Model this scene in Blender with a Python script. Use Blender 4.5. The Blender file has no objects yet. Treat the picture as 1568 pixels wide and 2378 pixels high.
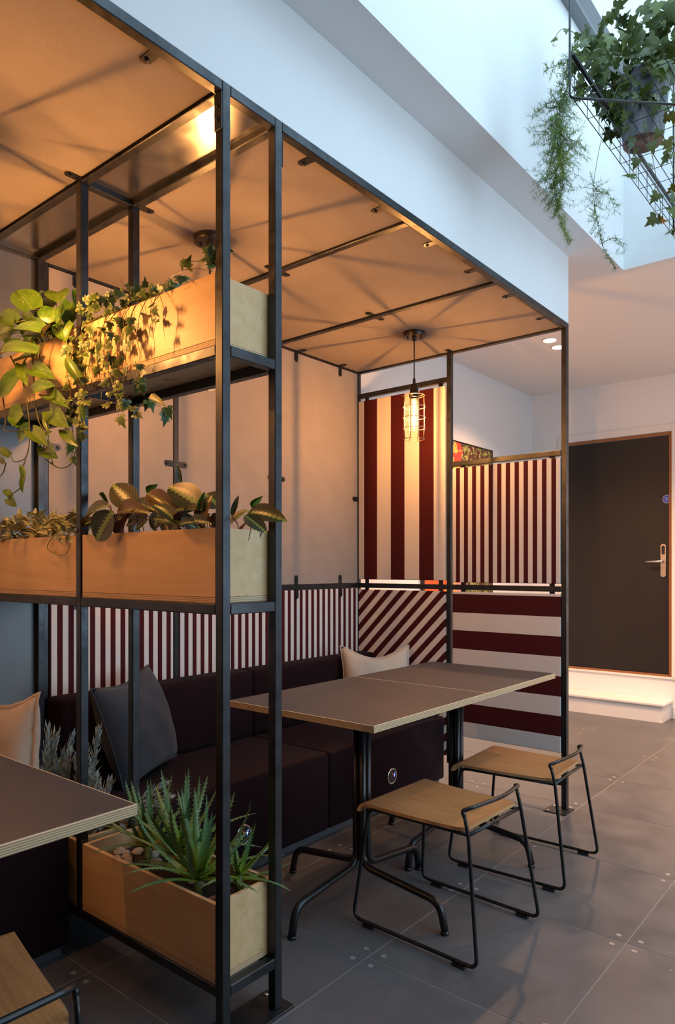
import bpy, bmesh, math, random
from mathutils import Vector, Matrix, Euler

scene = bpy.context.scene
C = scene.collection
PI = math.pi

# ---------------------------------------------------------------- camera
cam_data = bpy.data.cameras.new('camera')
cam = bpy.data.objects.new('camera', cam_data)
C.objects.link(cam)
cam.location = (1.358, 0.0, 1.22)
cam.rotation_euler = (PI / 2, 0, math.atan2(0.6355, 0.7721))
cam_data.sensor_fit = 'HORIZONTAL'
cam_data.sensor_width = 36.0
cam_data.lens = 36.0 * 1633.0 / 1568.0
cam_data.shift_y = 131.0 / 1568.0
cam_data.clip_start = 0.02
scene.camera = cam

# ---------------------------------------------------------------- daylight, exposure
world = bpy.data.worlds.new('overcast_sky')
scene.world = world
world.use_nodes = True
bg = world.node_tree.nodes['Background']
bg.inputs[0].default_value = (0.62, 0.83, 1.0, 1)
bg.inputs[1].default_value = 1.4

def area_light(name, loc, rot, sx, sy, power, color):
    d = bpy.data.lights.new(name, 'AREA')
    d.shape = 'RECTANGLE'; d.size = sx; d.size_y = sy
    d.energy = power; d.color = color
    o = bpy.data.objects.new(name, d); C.objects.link(o)
    o.location = loc; o.rotation_euler = rot
    return o
# the sky seen through the glazed roof of the light well, plus an added area light for daylight from the aisle side, no window built
sky_light = area_light('skylight_daylight', (1.38, 2.37, 3.72), (0, 0, 0), 2.3, 2.8, 35, (0.50, 0.77, 1.0))
aisle_fill_light = area_light('aisle_fill_daylight', (3.42, 2.75, 1.5), (0, PI / 2, 0), 1.9, 3.0, 88, (0.50, 0.77, 1.0))
scene.view_settings.view_transform = 'Standard'
scene.view_settings.look = 'None'
scene.view_settings.exposure = 0.0
scene.view_settings.gamma = 1.0
scene.view_settings.use_curve_mapping = False
scene.cycles.use_denoising = True
scene.cycles.use_adaptive_sampling = True
scene.cycles.adaptive_threshold = 0.04
scene.cycles.max_bounces = 6
scene.cycles.diffuse_bounces = 3
scene.cycles.glossy_bounces = 3
scene.cycles.transmission_bounces = 4
scene.cycles.transparent_max_bounces = 8
scene.cycles.caustics_reflective = False
scene.cycles.caustics_refractive = False
scene.cycles.sample_clamp_indirect = 6.0

LAMP_COLOR = (1.0, 0.42, 0.11)
LAMP_STRENGTH = 4000.0
DOWNLIGHT_POWER = 140.0

# ---------------------------------------------------------------- helpers
def link(o, parent=None):
    C.objects.link(o)
    if parent is not None:
        o.parent = parent
    return o

def tag(o, label=None, cat=None, group=None, kind=None):
    if label: o['label'] = label
    if cat: o['category'] = cat
    if group: o['group'] = group
    if kind: o['kind'] = kind
    return o

def thing(name, label, cat, loc=(0, 0, 0), rotz=0.0, group=None):
    o = bpy.data.objects.new(name, None)
    o.empty_display_size = 0.05
    link(o)
    o.location = loc
    o.rotation_euler = (0, 0, rotz)
    return tag(o, label, cat, group)

def origin_of(parent):
    v = Vector((0, 0, 0))
    while parent is not None:
        v += parent.location
        parent = parent.parent
    return v

def mesh_obj(name, verts, faces, mat, parent=None, loc=(0, 0, 0), rot=(0, 0, 0), smooth=False):
    me = bpy.data.meshes.new(name)
    me.from_pydata([tuple(v) for v in verts], [], faces)
    me.update()
    if mat is not None:
        me.materials.append(mat)
    if smooth:
        for p in me.polygons: p.use_smooth = True
    o = bpy.data.objects.new(name, me)
    link(o, parent)
    o.location = loc
    o.rotation_euler = rot
    return o

def bm_obj(name, bm, mat, parent=None, loc=(0, 0, 0), rot=(0, 0, 0), smooth=False):
    me = bpy.data.meshes.new(name)
    bm.to_mesh(me); bm.free()
    if mat is not None:
        me.materials.append(mat)
    if smooth:
        for p in me.polygons: p.use_smooth = True
    o = bpy.data.objects.new(name, me)
    link(o, parent)
    o.location = loc
    o.rotation_euler = rot
    return o

def copy_obj(o, parent, loc, rot=None, scale=None):
    c = o.copy()
    C.objects.link(c)
    c.parent = parent
    c.location = loc
    if rot is not None: c.rotation_euler = rot
    if scale is not None: c.scale = scale
    return c

def box_bm(sx, sy, sz, bevel=0.0, seg=1):
    bm = bmesh.new()
    bmesh.ops.create_cube(bm, size=1.0)
    bmesh.ops.scale(bm, vec=(sx, sy, sz), verts=bm.verts)
    if bevel > 0:
        bmesh.ops.bevel(bm, geom=list(bm.edges), offset=bevel, segments=seg, profile=0.5, affect='EDGES')
    return bm

def box(name, x0, x1, y0, y1, z0, z1, mat, parent=None, bevel=0.0, seg=1, local=False, smooth=False):
    """a box between world coordinates (or the parent's own when local)"""
    c = Vector(((x0 + x1) / 2, (y0 + y1) / 2, (z0 + z1) / 2))
    if parent is not None and not local:
        c -= origin_of(parent)
    return bm_obj(name, box_bm(x1 - x0, y1 - y0, z1 - z0, bevel, seg), mat, parent, c, smooth=smooth)

def fillet(pts, r, n=5):
    """round the inner corners of a polyline"""
    pts = [Vector(p) for p in pts]
    rs = r if isinstance(r, (list, tuple)) else [r] * len(pts)
    out = [pts[0]]
    for i in range(1, len(pts) - 1):
        a, b, c = pts[i - 1], pts[i], pts[i + 1]
        u = (a - b); v = (c - b)
        lu, lv = u.length, v.length
        u.normalize(); v.normalize()
        d = min(rs[i], lu * 0.48, lv * 0.48)
        p, q = b + u * d, b + v * d
        for k in range(n + 1):
            t = k / n
            out.append(p * (1 - t) ** 2 + b * 2 * t * (1 - t) + q * t ** 2)
    out.append(pts[-1])
    return out

def tube_geo(pts, r, n=8, taper=None, caps=True, base=0):
    """verts and faces of a tube swept along pts"""
    pts = [Vector(p) for p in pts]
    V, Fc = [], []
    m = len(pts)
    ref = None
    for i, p in enumerate(pts):
        if i == 0: t = pts[1] - pts[0]
        elif i == m - 1: t = pts[-1] - pts[-2]
        else: t = (pts[i + 1] - pts[i]).normalized() + (pts[i] - pts[i - 1]).normalized()
        if t.length < 1e-9: t = Vector((0, 0, 1))
        t.normalize()
        if ref is None:
            ref = t.orthogonal().normalized()
        else:
            ref = ref - t * ref.dot(t)
            if ref.length < 1e-6: ref = t.orthogonal()
            ref.normalize()
        b = t.cross(ref)
        rr = r if taper is None else r * (1 + (taper - 1) * i / (m - 1))
        for k in range(n):
            a = 2 * PI * k / n
            V.append(p + (ref * math.cos(a) + b * math.sin(a)) * rr)
    for i in range(m - 1):
        for k in range(n):
            k2 = (k + 1) % n
            Fc.append((base + i * n + k, base + i * n + k2, base + (i + 1) * n + k2, base + (i + 1) * n + k))
    if caps:
        Fc.append(tuple(base + k for k in reversed(range(n))))
        Fc.append(tuple(base + (m - 1) * n + k for k in range(n)))
    return V, Fc

class Geo:
    """collects pieces of one part"""
    def __init__(self): self.V, self.F = [], []
    def add(self, V, F):
        b = len(self.V)
        self.V += [Vector(v) for v in V]
        self.F += [tuple(b + i for i in f) for f in F]
    def tube(self, pts, r, n=8, taper=None):
        V, F = tube_geo(pts, r, n, taper)
        self.add(V, F)
    def lathe(self, prof, n=24, c=(0, 0, 0)):
        V, F = lathe_geo(prof, n)
        self.add([v + Vector(c) for v in V], F)
    def box(self, x0, x1, y0, y1, z0, z1):
        self.add([(x, y, z) for z in (z0, z1) for y in (y0, y1) for x in (x0, x1)],
                 [(0, 2, 3, 1), (4, 5, 7, 6), (0, 1, 5, 4), (2, 6, 7, 3), (0, 4, 6, 2), (1, 3, 7, 5)])
    def build(self, name, mat, parent=None, loc=(0, 0, 0), smooth=True, rot=(0, 0, 0)):
        return mesh_obj(name, self.V, self.F, mat, parent, loc, rot, smooth)

def lathe_geo(prof, n=24):
    V, F = [], []
    for r, z in prof:
        for k in range(n):
            a = 2 * PI * k / n
            V.append(Vector((r * math.cos(a), r * math.sin(a), z)))
    for i in range(len(prof) - 1):
        for k in range(n):
            k2 = (k + 1) % n
            F.append((i * n + k, i * n + k2, (i + 1) * n + k2, (i + 1) * n + k))
    F.append(tuple(reversed(range(n))))
    F.append(tuple((len(prof) - 1) * n + k for k in range(n)))
    return V, F

def sharp_smooth(o, ang=40):
    """smooth shading with hard edges above the angle"""
    me = o.data
    for p in me.polygons: p.use_smooth = True
    bm = bmesh.new(); bm.from_mesh(me)
    lim = math.radians(ang)
    for e in bm.edges:
        if len(e.link_faces) == 2 and e.calc_face_angle(0) > lim: e.smooth = False
    bm.to_mesh(me); bm.free()
    return o

# ---------------------------------------------------------------- materials
class N:
    def __init__(self, name, rough=0.5, metal=0.0, color=(0.5, 0.5, 0.5), spec=0.5):
        self.m = bpy.data.materials.new(name)
        self.m.use_nodes = True
        self.t = self.m.node_tree
        self.b = self.t.nodes['Principled BSDF']
        self.set('Roughness', rough); self.set('Metallic', metal)
        self.set('Specular IOR Level', spec)
        self.set('Base Color', (*color, 1))
    def set(self, k, v): self.b.inputs[k].default_value = v
    def node(self, typ, **kw):
        n = self.t.nodes.new(typ)
        for k, v in kw.items(): setattr(n, k, v)
        return n
    def link(self, a, b): self.t.links.new(a, b)
    def coord(self, scale=(1, 1, 1), rot=(0, 0, 0), kind='Object', loc=(0, 0, 0)):
        tc = self.node('ShaderNodeTexCoord'); mp = self.node('ShaderNodeMapping')
        mp.inputs['Scale'].default_value = scale
        mp.inputs['Rotation'].default_value = rot
        mp.inputs['Location'].default_value = loc
        self.link(tc.outputs[kind], mp.inputs[0])
        return mp.outputs[0]
    def noise(self, vec, scale, detail=3, rough=0.5, dist=0.0):
        n = self.node('ShaderNodeTexNoise')
        n.inputs['Scale'].default_value = scale
        n.inputs['Detail'].default_value = detail
        n.inputs['Roughness'].default_value = rough
        n.inputs['Distortion'].default_value = dist
        self.link(vec, n.inputs['Vector'])
        return n.outputs['Fac']
    def ramp(self, fac, stops, mode='LINEAR'):
        r = self.node('ShaderNodeValToRGB')
        r.color_ramp.interpolation = mode
        e = r.color_ramp.elements
        while len(e) < len(stops): e.new(0.5)
        for i, (p, c) in enumerate(stops):
            e[i].position = p
            e[i].color = (*c, 1) if len(c) == 3 else c
        self.link(fac, r.inputs[0])
        return r.outputs[0]
    def math(self, op, a, b=None, clamp=False):
        n = self.node('ShaderNodeMath', operation=op, use_clamp=clamp)
        for i, v in enumerate((a, b)):
            if v is None: continue
            if isinstance(v, (int, float)): n.inputs[i].default_value = v
            else: self.link(v, n.inputs[i])
        return n.outputs[0]
    def sep(self, vec):
        s = self.node('ShaderNodeSeparateXYZ'); self.link(vec, s.inputs[0])
        return s.outputs
    def mix(self, fac, a, b, blend='MIX'):
        n = self.node('ShaderNodeMix', data_type='RGBA', blend_type=blend)
        for i, v in ((0, fac), (6, a), (7, b)):
            if isinstance(v, (int, float)): n.inputs[i].default_value = v
            elif isinstance(v, tuple): n.inputs[i].default_value = (*v, 1) if len(v) == 3 else v
            else: self.link(v, n.inputs[i])
        return n.outputs[2]
    def color(self, out): self.link(out, self.b.inputs['Base Color'])
    def rough(self, out): self.link(out, self.b.inputs['Roughness'])
    def bump(self, h, strength=0.2, dist=0.01):
        b = self.node('ShaderNodeBump')
        b.inputs['Strength'].default_value = strength
        b.inputs['Distance'].default_value = dist
        self.link(h, b.inputs['Height'])
        self.link(b.outputs[0], self.b.inputs['Normal'])

M = {}
def plain(key, color, rough=0.5, metal=0.0, var=0.0, vscale=8.0, spec=0.5, bump=0.0, bscale=200.0):
    n = N(key, rough, metal, color, spec)
    if var or bump:
        vec = n.coord()
        if var:
            f = n.noise(vec, vscale)
            lo = tuple(max(0, c * (1 - var)) for c in color); hi = tuple(c * (1 + var) for c in color)
            n.color(n.ramp(f, [(0.3, lo), (0.7, hi)]))
        if bump:
            n.bump(n.noise(vec, bscale, 2), bump, 0.002)
    M[key] = n.m
    return n

plain('wall_paint', (0.80, 0.79, 0.78), 0.75, var=0.015, vscale=3)
plain('clay_paint', (0.30, 0.165, 0.085), 0.75, var=0.04, vscale=3)
plain('ceiling_paint', (0.80, 0.79, 0.78), 0.8)
plain('trim_paint', (0.78, 0.76, 0.73), 0.45)
plain('black_metal', (0.008, 0.0085, 0.009), 0.32, 0.0, spec=0.45)
plain('bronze', (0.045, 0.032, 0.026), 0.35, 0.7, var=0.25, vscale=30)
plain('cage_wire', (0.42, 0.30, 0.20), 0.35, 0.8)
plain('plastic_black', (0.012, 0.012, 0.013), 0.5)
plain('chrome', (0.75, 0.75, 0.77), 0.18, 1.0)
plain('satin_steel', (0.62, 0.58, 0.54), 0.32, 1.0)
plain('bolt', (0.03, 0.026, 0.023), 0.4, 0.7)
plain('kick_metal', (0.10, 0.115, 0.135), 0.4, 0.3)
plain('soil', (0.035, 0.022, 0.014), 0.95, var=0.5, vscale=60, bump=0.8, bscale=120)
plain('terracotta', (0.38, 0.15, 0.06), 0.8, var=0.15, vscale=30)
plain('back_sheet', (0.15, 0.15, 0.148), 0.42, 0.5, var=0.08, vscale=3)
plain('skylight_frame', (0.19, 0.20, 0.21), 0.5)
plain('screw_metal', (0.27, 0.26, 0.25), 0.5, 0.2)
plain('outlet_white', (0.6, 0.6, 0.6), 0.4)

def m_steel():
    n = N('raw_steel', 0.36, 0.85)
    v = n.coord((1, 1, 1))
    f = n.noise(v, 7, 4, 0.6)
    n.color(n.ramp(f, [(0.3, (0.036, 0.038, 0.041)), (0.7, (0.070, 0.072, 0.076))]))
    n.rough(n.ramp(n.noise(v, 40, 2), [(0.3, (0.28,) * 3), (0.7, (0.46,) * 3)]))
    M['steel'] = n.m
    n = N('sheet_steel', 0.2, 0.9)
    v = n.coord((1, 1, 1))
    n.color(n.ramp(n.noise(v, 3, 3), [(0.3, (0.20, 0.195, 0.19)), (0.7, (0.27, 0.262, 0.255))]))
    n.rough(n.ramp(n.noise(v, 14, 2), [(0.3, (0.17,) * 3), (0.7, (0.27,) * 3)]))
    M['sheet'] = n.m
m_steel()

def m_felt():
    n = N('felt_board', 0.95, 0, spec=0.1)
    v = n.coord()
    f = n.noise(v, 260, 3, 0.7)
    f2 = n.noise(v, 9, 3)
    c = n.ramp(f, [(0.25, (0.265, 0.222, 0.186)), (0.75, (0.385, 0.325, 0.275))])
    n.color(n.mix(0.5, c, n.ramp(f2, [(0.3, (0.30, 0.252, 0.212)), (0.7, (0.35, 0.298, 0.252))])))
    n.bump(f, 0.5, 0.003)
    M['felt'] = n.m
m_felt()

MAROON = (0.062, 0.0065, 0.0075)
CREAM = (0.72, 0.66, 0.61)
def m_stripe(key, axis, pitch, start, rot=0.0, duty=0.5):
    """printed stripes: maroon for the first part of every pitch counted from start, in object space"""
    n = N(key, 0.85, 0, spec=0.2)
    o = n.sep(n.coord(rot=(0, rot, 0)))
    s = n.math('SUBTRACT', o['XYZ'.index(axis)], start)
    s = n.math('DIVIDE', s, pitch)
    s = n.math('FRACT', s)
    f = n.math('LESS_THAN', s, duty)
    v = n.coord()
    w = n.noise(v, 420, 2)
    cr = n.ramp(w, [(0.3, tuple(c * .93 for c in CREAM)), (0.7, CREAM)])
    mr = n.ramp(w, [(0.3, tuple(c * .85 for c in MAROON)), (0.7, tuple(c * 1.1 for c in MAROON))])
    n.color(n.mix(f, cr, mr))
    n.bump(w, 0.25, 0.001)
    M[key] = n.m

def m_ply():
    # birch face, grain along local X
    n = N('birch_face', 0.42, 0, spec=0.35)
    info = n.node('ShaderNodeObjectInfo')
    add = n.node('ShaderNodeVectorMath', operation='ADD')
    v0 = n.coord((1.0, 9.0, 9.0))
    n.link(v0, add.inputs[0])
    sc = n.node('ShaderNodeVectorMath', operation='SCALE')
    n.link(info.outputs['Location'], sc.inputs[0]); sc.inputs[3].default_value = 7.0
    n.link(sc.outputs[0], add.inputs[1])
    v = add.outputs[0]
    f = n.noise(v, 3.0, 5, 0.6, 0.6)
    c = n.ramp(f, [(0.25, (0.60, 0.365, 0.165)), (0.55, (0.69, 0.45, 0.225)), (0.8, (0.73, 0.51, 0.27))])
    fl = n.noise(v, 5.5, 2, 0.5)
    c = n.mix(n.ramp(fl, [(0.72, (0, 0, 0)), (0.76, (0.8, 0.8, 0.8))]), c, (0.33, 0.17, 0.07))
    n.color(c)
    M['birch'] = n.m
    # plywood edge: layers across local Z
    n = N('plywood_edge', 0.5, 0, spec=0.3)
    o = n.sep(n.coord())
    s = n.math('FRACT', n.math('MULTIPLY', o[2], 1 / 0.0046))
    v = n.coord((2, 2, 40))
    f = n.noise(v, 6, 3)
    c = n.mix(n.ramp(s, [(0.42, (0, 0, 0)), (0.5, (1, 1, 1)), (0.93, (1, 1, 1)), (1.0, (0, 0, 0))]), (0.66, 0.50, 0.31), (0.40, 0.235, 0.115))
    c = n.mix(n.ramp(f, [(0.66, (0, 0, 0)), (0.72, (0.7, 0.7, 0.7))]), c, (0.17, 0.08, 0.04))
    n.color(c)
    M['ply_edge'] = n.m
    # oak seat, grain along local Y
    n = N('oak_seat', 0.36, 0, spec=0.4)
    v = n.coord((1.4, 16.0, 4.0))
    f = n.noise(v, 4.0, 6, 0.62, 0.8)
    f2 = n.noise(n.coord((3, 90, 5)), 3, 3)
    c = n.ramp(f, [(0.25, (0.31, 0.125, 0.038)), (0.5, (0.43, 0.20, 0.068)), (0.8, (0.51, 0.26, 0.10))])
    c = n.mix(0.25, c, n.ramp(f2, [(0.35, (0.28, 0.12, 0.04)), (0.65, (0.62, 0.37, 0.18))]))
    n.color(c)
    M['oak'] = n.m
m_ply()

def m_laminate():
    n = N('grey_laminate', 0.42, 0, spec=0.4)
    v = n.coord()
    n.color(n.ramp(n.noise(v, 4, 3), [(0.3, (0.060, 0.051, 0.048)), (0.7, (0.070, 0.060, 0.056))]))
    M['laminate'] = n.m
m_laminate()

def m_tile():
    n = N('dark_floor_tile', 0.4, 0, spec=0.5)
    info = n.node('ShaderNodeObjectInfo')
    sc = n.node('ShaderNodeVectorMath', operation='SCALE')
    n.link(info.outputs['Location'], sc.inputs[0]); sc.inputs[3].default_value = 3.1
    add = n.node('ShaderNodeVectorMath', operation='ADD')
    n.link(n.coord(), add.inputs[0]); n.link(sc.outputs[0], add.inputs[1])
    f = n.noise(add.outputs[0], 3.2, 6, 0.65, 0.4)
    g = n.noise(add.outputs[0], 1.1, 3, 0.5)
    c = n.ramp(f, [(0.25, (0.068, 0.069, 0.074)), (0.75, (0.115, 0.117, 0.124))])
    c = n.mix(n.ramp(g, [(0.35, (0, 0, 0)), (0.7, (0.35, 0.35, 0.35))]), c, (0.125, 0.119, 0.115))
    sp = n.noise(add.outputs[0], 21, 2, 0.5)
    c = n.mix(n.ramp(sp, [(0.76, (0, 0, 0)), (0.79, (0.5, 0.5, 0.5))]), c, (0.30, 0.29, 0.28))
    n.color(c)
    n.rough(n.ramp(f, [(0.3, (0.30,) * 3), (0.7, (0.46,) * 3)]))
    n.bump(n.noise(add.outputs[0], 60, 2), 0.06, 0.001)
    M['tile'] = n.m
    plain('grout', (0.25, 0.235, 0.22), 0.8)
m_tile()

def m_fabric(key, color, sheen, scale=500, rough=0.9, var=0.2):
    n = N(key, rough, 0, spec=0.15)
    v = n.coord()
    f = n.noise(v, scale, 2)
    g = n.noise(v, 5, 3)
    c = n.ramp(f, [(0.3, tuple(x * (1 - var) for x in color)), (0.7, tuple(min(1, x * (1 + var)) for x in color))])
    c = n.mix(0.35, c, n.ramp(g, [(0.3, tuple(x * .85 for x in color)), (0.7, tuple(min(1, x * 1.12) for x in color))]))
    n.color(c)
    n.bump(f, 0.35, 0.002)
    n.set('Sheen Weight', sheen)
    M[key] = n.m
m_fabric('bench_wool', (0.0125, 0.0034, 0.0054), 0.02)
m_fabric('charcoal_linen', (0.040, 0.045, 0.055), 0.15)
m_fabric('cream_linen', (0.56, 0.47, 0.37), 0.2)

def m_emit(key, color, strength):
    m = bpy.data.materials.new(key); m.use_nodes = True
    t = m.node_tree
    for n in list(t.nodes): t.nodes.remove(n)
    e = t.nodes.new('ShaderNodeEmission'); o = t.nodes.new('ShaderNodeOutputMaterial')
    e.inputs[0].default_value = (*color, 1); e.inputs[1].default_value = strength
    t.links.new(e.outputs[0], o.inputs[0])
    M[key] = m
m_emit('filament', LAMP_COLOR, LAMP_STRENGTH)
def m_bulb():
    m = bpy.data.materials.new('bulb_glass'); m.use_nodes = True
    t = m.node_tree
    for n in list(t.nodes): t.nodes.remove(n)
    e = t.nodes.new('ShaderNodeEmission'); o = t.nodes.new('ShaderNodeOutputMaterial')
    tr = t.nodes.new('ShaderNodeBsdfTransparent'); a = t.nodes.new('ShaderNodeAddShader')
    e.inputs[0].default_value = (1.0, 0.66, 0.34, 1); e.inputs[1].default_value = 0.75
    tr.inputs[0].default_value = (0.97, 0.96, 0.94, 1)
    t.links.new(e.outputs[0], a.inputs[0]); t.links.new(tr.outputs[0], a.inputs[1])
    t.links.new(a.outputs[0], o.inputs[0])
    M['bulb_glass'] = m
m_bulb()
m_emit('downlight_glow', (1.0, 0.74, 0.52), 14.0)
m_emit('led_blue', (0.10, 0.13, 1.0), 9.0)
m_emit('led_red', (1.0, 0.08, 0.04), 1.6)

# ================================================================ the room
def struct(o):
    o['kind'] = 'structure'
    return o
RX0, RX1, RY0, RY1, CZ = -1.37, 3.45, -4.6, 6.13, 2.80
WX0, WX1, WY0, WY1, WZ = 0.16, 2.62, 0.9, 3.84, 3.70     # the light well

floor = struct(tag(box('floor', RX0 - .1, RX1 + .1, RY0 - .1, RY1 + .1, -0.10, -0.0012, M['grout']), 'dark grey stone tile floor with pale joints and small screw heads', 'floor'))
TILE = 0.597
tile_mesh = None
screw_proto = None
tiles = []
ix0, ix1, iy0, iy1 = -3, 6, -11, 8
for i in range(ix0, ix1):
    for j in range(iy0, iy1):
        x0, y0 = 0.029 + i * 0.6, 1.766 + j * 0.6
        a0, a1, b0, b1 = max(x0, RX0), min(x0 + .6, RX1), max(y0, RY0), min(y0 + .6, RY1)
        if a1 - a0 < .02 or b1 - b0 < .02: continue
        full = (a1 - a0 > .599 and b1 - b0 > .599)
        cx, cy = (a0 + a1) / 2, (b0 + b1) / 2
        loc = Vector((cx, cy, -0.002)) - floor.location
        if full and tile_mesh is not None:
            t = bpy.data.objects.new('floor_tile', tile_mesh)
            link(t, floor); t.location = loc
        else:
            t = bm_obj('floor_tile', box_bm(a1 - a0 - .0034, b1 - b0 - .0034, 0.004, 0.0006), M['tile'], floor, loc)
            if full: tile_mesh = t.data
        tiles.append((t, cx, cy, full))
# the screw heads at the corners of the raised floor panels
g = Geo()
g.lathe([(0.0098, 0.0), (0.0095, 0.0008), (0.0066, 0.0009), (0.0060, 0.0004), (0.0022, 0.0004), (0.001, 0.0008)], 14)
rs = random.Random(3)
for t, cx, cy, full in tiles:
    if not full: continue
    for sx in (-1, 1):
        for sy in (-1, 1):
            x, y = cx + sx * .265, cy + sy * .265
            if not (-1.3 < x < 1.5 and .6 < y < 5.9): continue
            if rs.random() < .22: continue
            loc = (sx * .265, sy * .265, 0.002)
            if screw_proto is None:
                screw_proto = g.build('screw_head', M['screw_metal'], t, loc)
            else:
                copy_obj(screw_proto, t, loc)

# walls
def wall(name, *a, **k):
    return struct(box(name, *a, **k))
tag(wall('wall_left', RX0 - .12, RX0, RY0, RY1, 0, CZ, M['wall_paint']), 'white plaster wall behind the booth back panels', 'wall')
tag(wall('wall_right', RX1, RX1 + .12, RY0, RY1, 0, CZ, M['clay_paint']), 'clay brown wall across the aisle', 'wall')
tag(wall('wall_near', RX0, RX1, RY0 - .12, RY0, 0, CZ, M['clay_paint']), 'clay brown wall behind the viewer', 'wall')
# door wall, with the door opening left in it
DX0, DX1, DZ0, DZ1 = -1.06, -.172, .335, 2.335
wd = bpy.data.objects.new('wall_far', None); link(wd); struct(wd)
tag(wd, 'white end wall around the dark door', 'wall')
for nm, a in (('wall_panel', (RX0, DX0, RY1, RY1 + .12, 0, CZ)), ('wall_panel', (DX1, RX1, RY1, RY1 + .12, 0, CZ)),
              ('wall_panel', (DX0, DX1, RY1, RY1 + .12, DZ1, CZ)), ('wall_panel', (DX0, DX1, RY1, RY1 + .12, 0, DZ0))):
    box(nm, *a, M['wall_paint'], wd)
# ceiling round the light well
ce = bpy.data.objects.new('ceiling', None); link(ce); struct(ce)
tag(ce, 'white ceiling around the tall light well', 'ceiling')
box('ceiling_panel', RX0, WX0, RY0, RY1, CZ, CZ + .1, M['ceiling_paint'], ce)
box('ceiling_panel', WX1, RX1, RY0, RY1, CZ, CZ + .1, M['ceiling_paint'], ce)
box('ceiling_panel', WX0, WX1, WY1, RY1, CZ, CZ + .1, M['ceiling_paint'], ce)
box('ceiling_panel', WX0, WX1, RY0, WY0, CZ, CZ + .1, M['ceiling_paint'], ce)
box('well_wall', WX0 - .1, WX0, WY0 - .1, WY1 + .1, CZ + .1, WZ, M['wall_paint'], ce)
box('well_wall', WX1, WX1 + .1, WY0 - .1, WY1 + .1, CZ + .1, WZ, M['wall_paint'], ce)
box('well_wall', WX0, WX1, WY1, WY1 + .1, CZ + .1, WZ, M['wall_paint'], ce)
box('well_wall', WX0, WX1, WY0 - .1, WY0, CZ + .1, WZ, M['wall_paint'], ce)
# bulkhead over the booth
tag(struct(box('trim_1', RX0, -.004, RY0, 3.497, 2.462, CZ, M['wall_paint'])), 'white bulkhead above the booth roof', 'bulkhead')
# roof glazing
sk = bpy.data.objects.new('window_1', None); link(sk); struct(sk)
sk.location = (0, 0, WZ)
tag(sk, 'glazed roof light over the aisle with grey bars', 'skylight')
for a in ((WX0 - .1, WX0 + .05, WY0 - .1, WY1 + .1), (WX1 - .05, WX1 + .1, WY0 - .1, WY1 + .1), (WX0 + .05, WX1 - .05, WY1 - .05, WY1 + .1), (WX0 + .05, WX1 - .05, WY0 - .1, WY0 + .05)):
    box('window_frame', *a, WZ, WZ + .12, M['skylight_frame'], sk)
for y in (1.9, 2.9):
    box('glazing_bar', WX0 + .05, WX1 - .05, y - .03, y + .03, WZ + .02, WZ + .10, M['skylight_frame'], sk)

# door, frame, step
dr = struct(thing('door_1', 'dark brown flush door with lever handle and blue round sign', 'door', (DX0, RY1, DZ0)))
n = N('door_paint', 0.5, 0, spec=0.4)
n.color(n.ramp(n.noise(n.coord((1, 1, .15)), 5, 4), [(0.3, (0.012, 0.0095, 0.009)), (0.7, (0.017, 0.0135, 0.012))]))
M['door'] = n.m
lx0, lx1, lz0, lz1 = DX0 + .012, DX1 - .028, DZ0 + .02, DZ1 - .03
leaf = box('door_leaf', lx0, lx1, RY1 + .018, RY1 + .058, lz0, lz1, M['door'], dr, 0.002)
plain('door_lining', (0.30, 0.12, 0.045), 0.5)
box('door_lining', DX1 - .026, DX1 - .001, RY1 + .012, RY1 + .1, DZ0, DZ1 - .001, M['door_lining'], dr)
box('door_lining', DX0, DX0 + .01, RY1 + .012, RY1 + .1, DZ0, DZ1 - .001, M['door_lining'], dr)
box('threshold', DX0 + .01, DX1 - .027, RY1 + .004, RY1 + .09, DZ0, DZ0 + .017, M['door_lining'], dr)
box('door_lining', DX0 + .01, DX1 - .027, RY1 + .012, RY1 + .1, DZ1 - .026, DZ1 - .001, M['door_lining'], dr)
for a in ((DX1, DX1 + .06, DZ0, DZ1 + .06), (DX0 - .06, DX0, DZ0, DZ1 + .06), (DX0, DX1, DZ1, DZ1 + .06)):
    box('architrave', a[0], a[1], RY1 - .014, RY1, a[2], a[3], M['trim_paint'], dr, 0.002)
box('architrave', DX0 - .06, DX1 + .06, RY1 - .012, RY1, DZ0 - .016, DZ0, M['trim_paint'], dr, .002)
# lever handle
hx, hz = -.241, 1.285
hp = origin_of(dr)
g = Geo()
pts = []
for k in range(24):
    a = 2 * PI * k / 24
    pts.append((0.021 * math.cos(a), 0.115 * (1 if math.sin(a) >= 0 else -1) + 0.021 * math.sin(a)))
V = [(x, 0, z) for x, z in pts] + [(x, -.010, z) for x, z in pts]
F = [tuple(range(24)), tuple(range(47, 23, -1))] + [(k, (k + 1) % 24, 24 + (k + 1) % 24, 24 + k) for k in range(24)]
g.add(V, [tuple(reversed(f)) for f in F])
hd = g.build('handle', M['satin_steel'], dr, Vector((hx, RY1 + .018, hz)) - hp, smooth=False)
tag(hd, 'satin steel lever handle with card reader')
g = Geo()
pts = [(0.0125 * math.cos(2 * PI * k / 16), (0.024 if math.sin(2 * PI * k / 16) >= 0 else -.024) + 0.0125 * math.sin(2 * PI * k / 16)) for k in range(16)]
g.add([(x, 0, z) for x, z in pts] + [(x, -.003, z) for x, z in pts], [tuple(range(31, 15, -1))[::-1]] + [(k, 16 + k, 16 + (k + 1) % 16, (k + 1) % 16) for k in range(16)])
g.build('card_reader', M['plastic_black'], hd, (0, -.0102, .085), smooth=False)
g = Geo(); g.tube(fillet([(0.0, -.010, -.008), (0.0, -.055, -.008), (-.125, -.055, -.010)], .018), .0095, 10)
g.build('lever', M['satin_steel'], hd)
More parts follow.
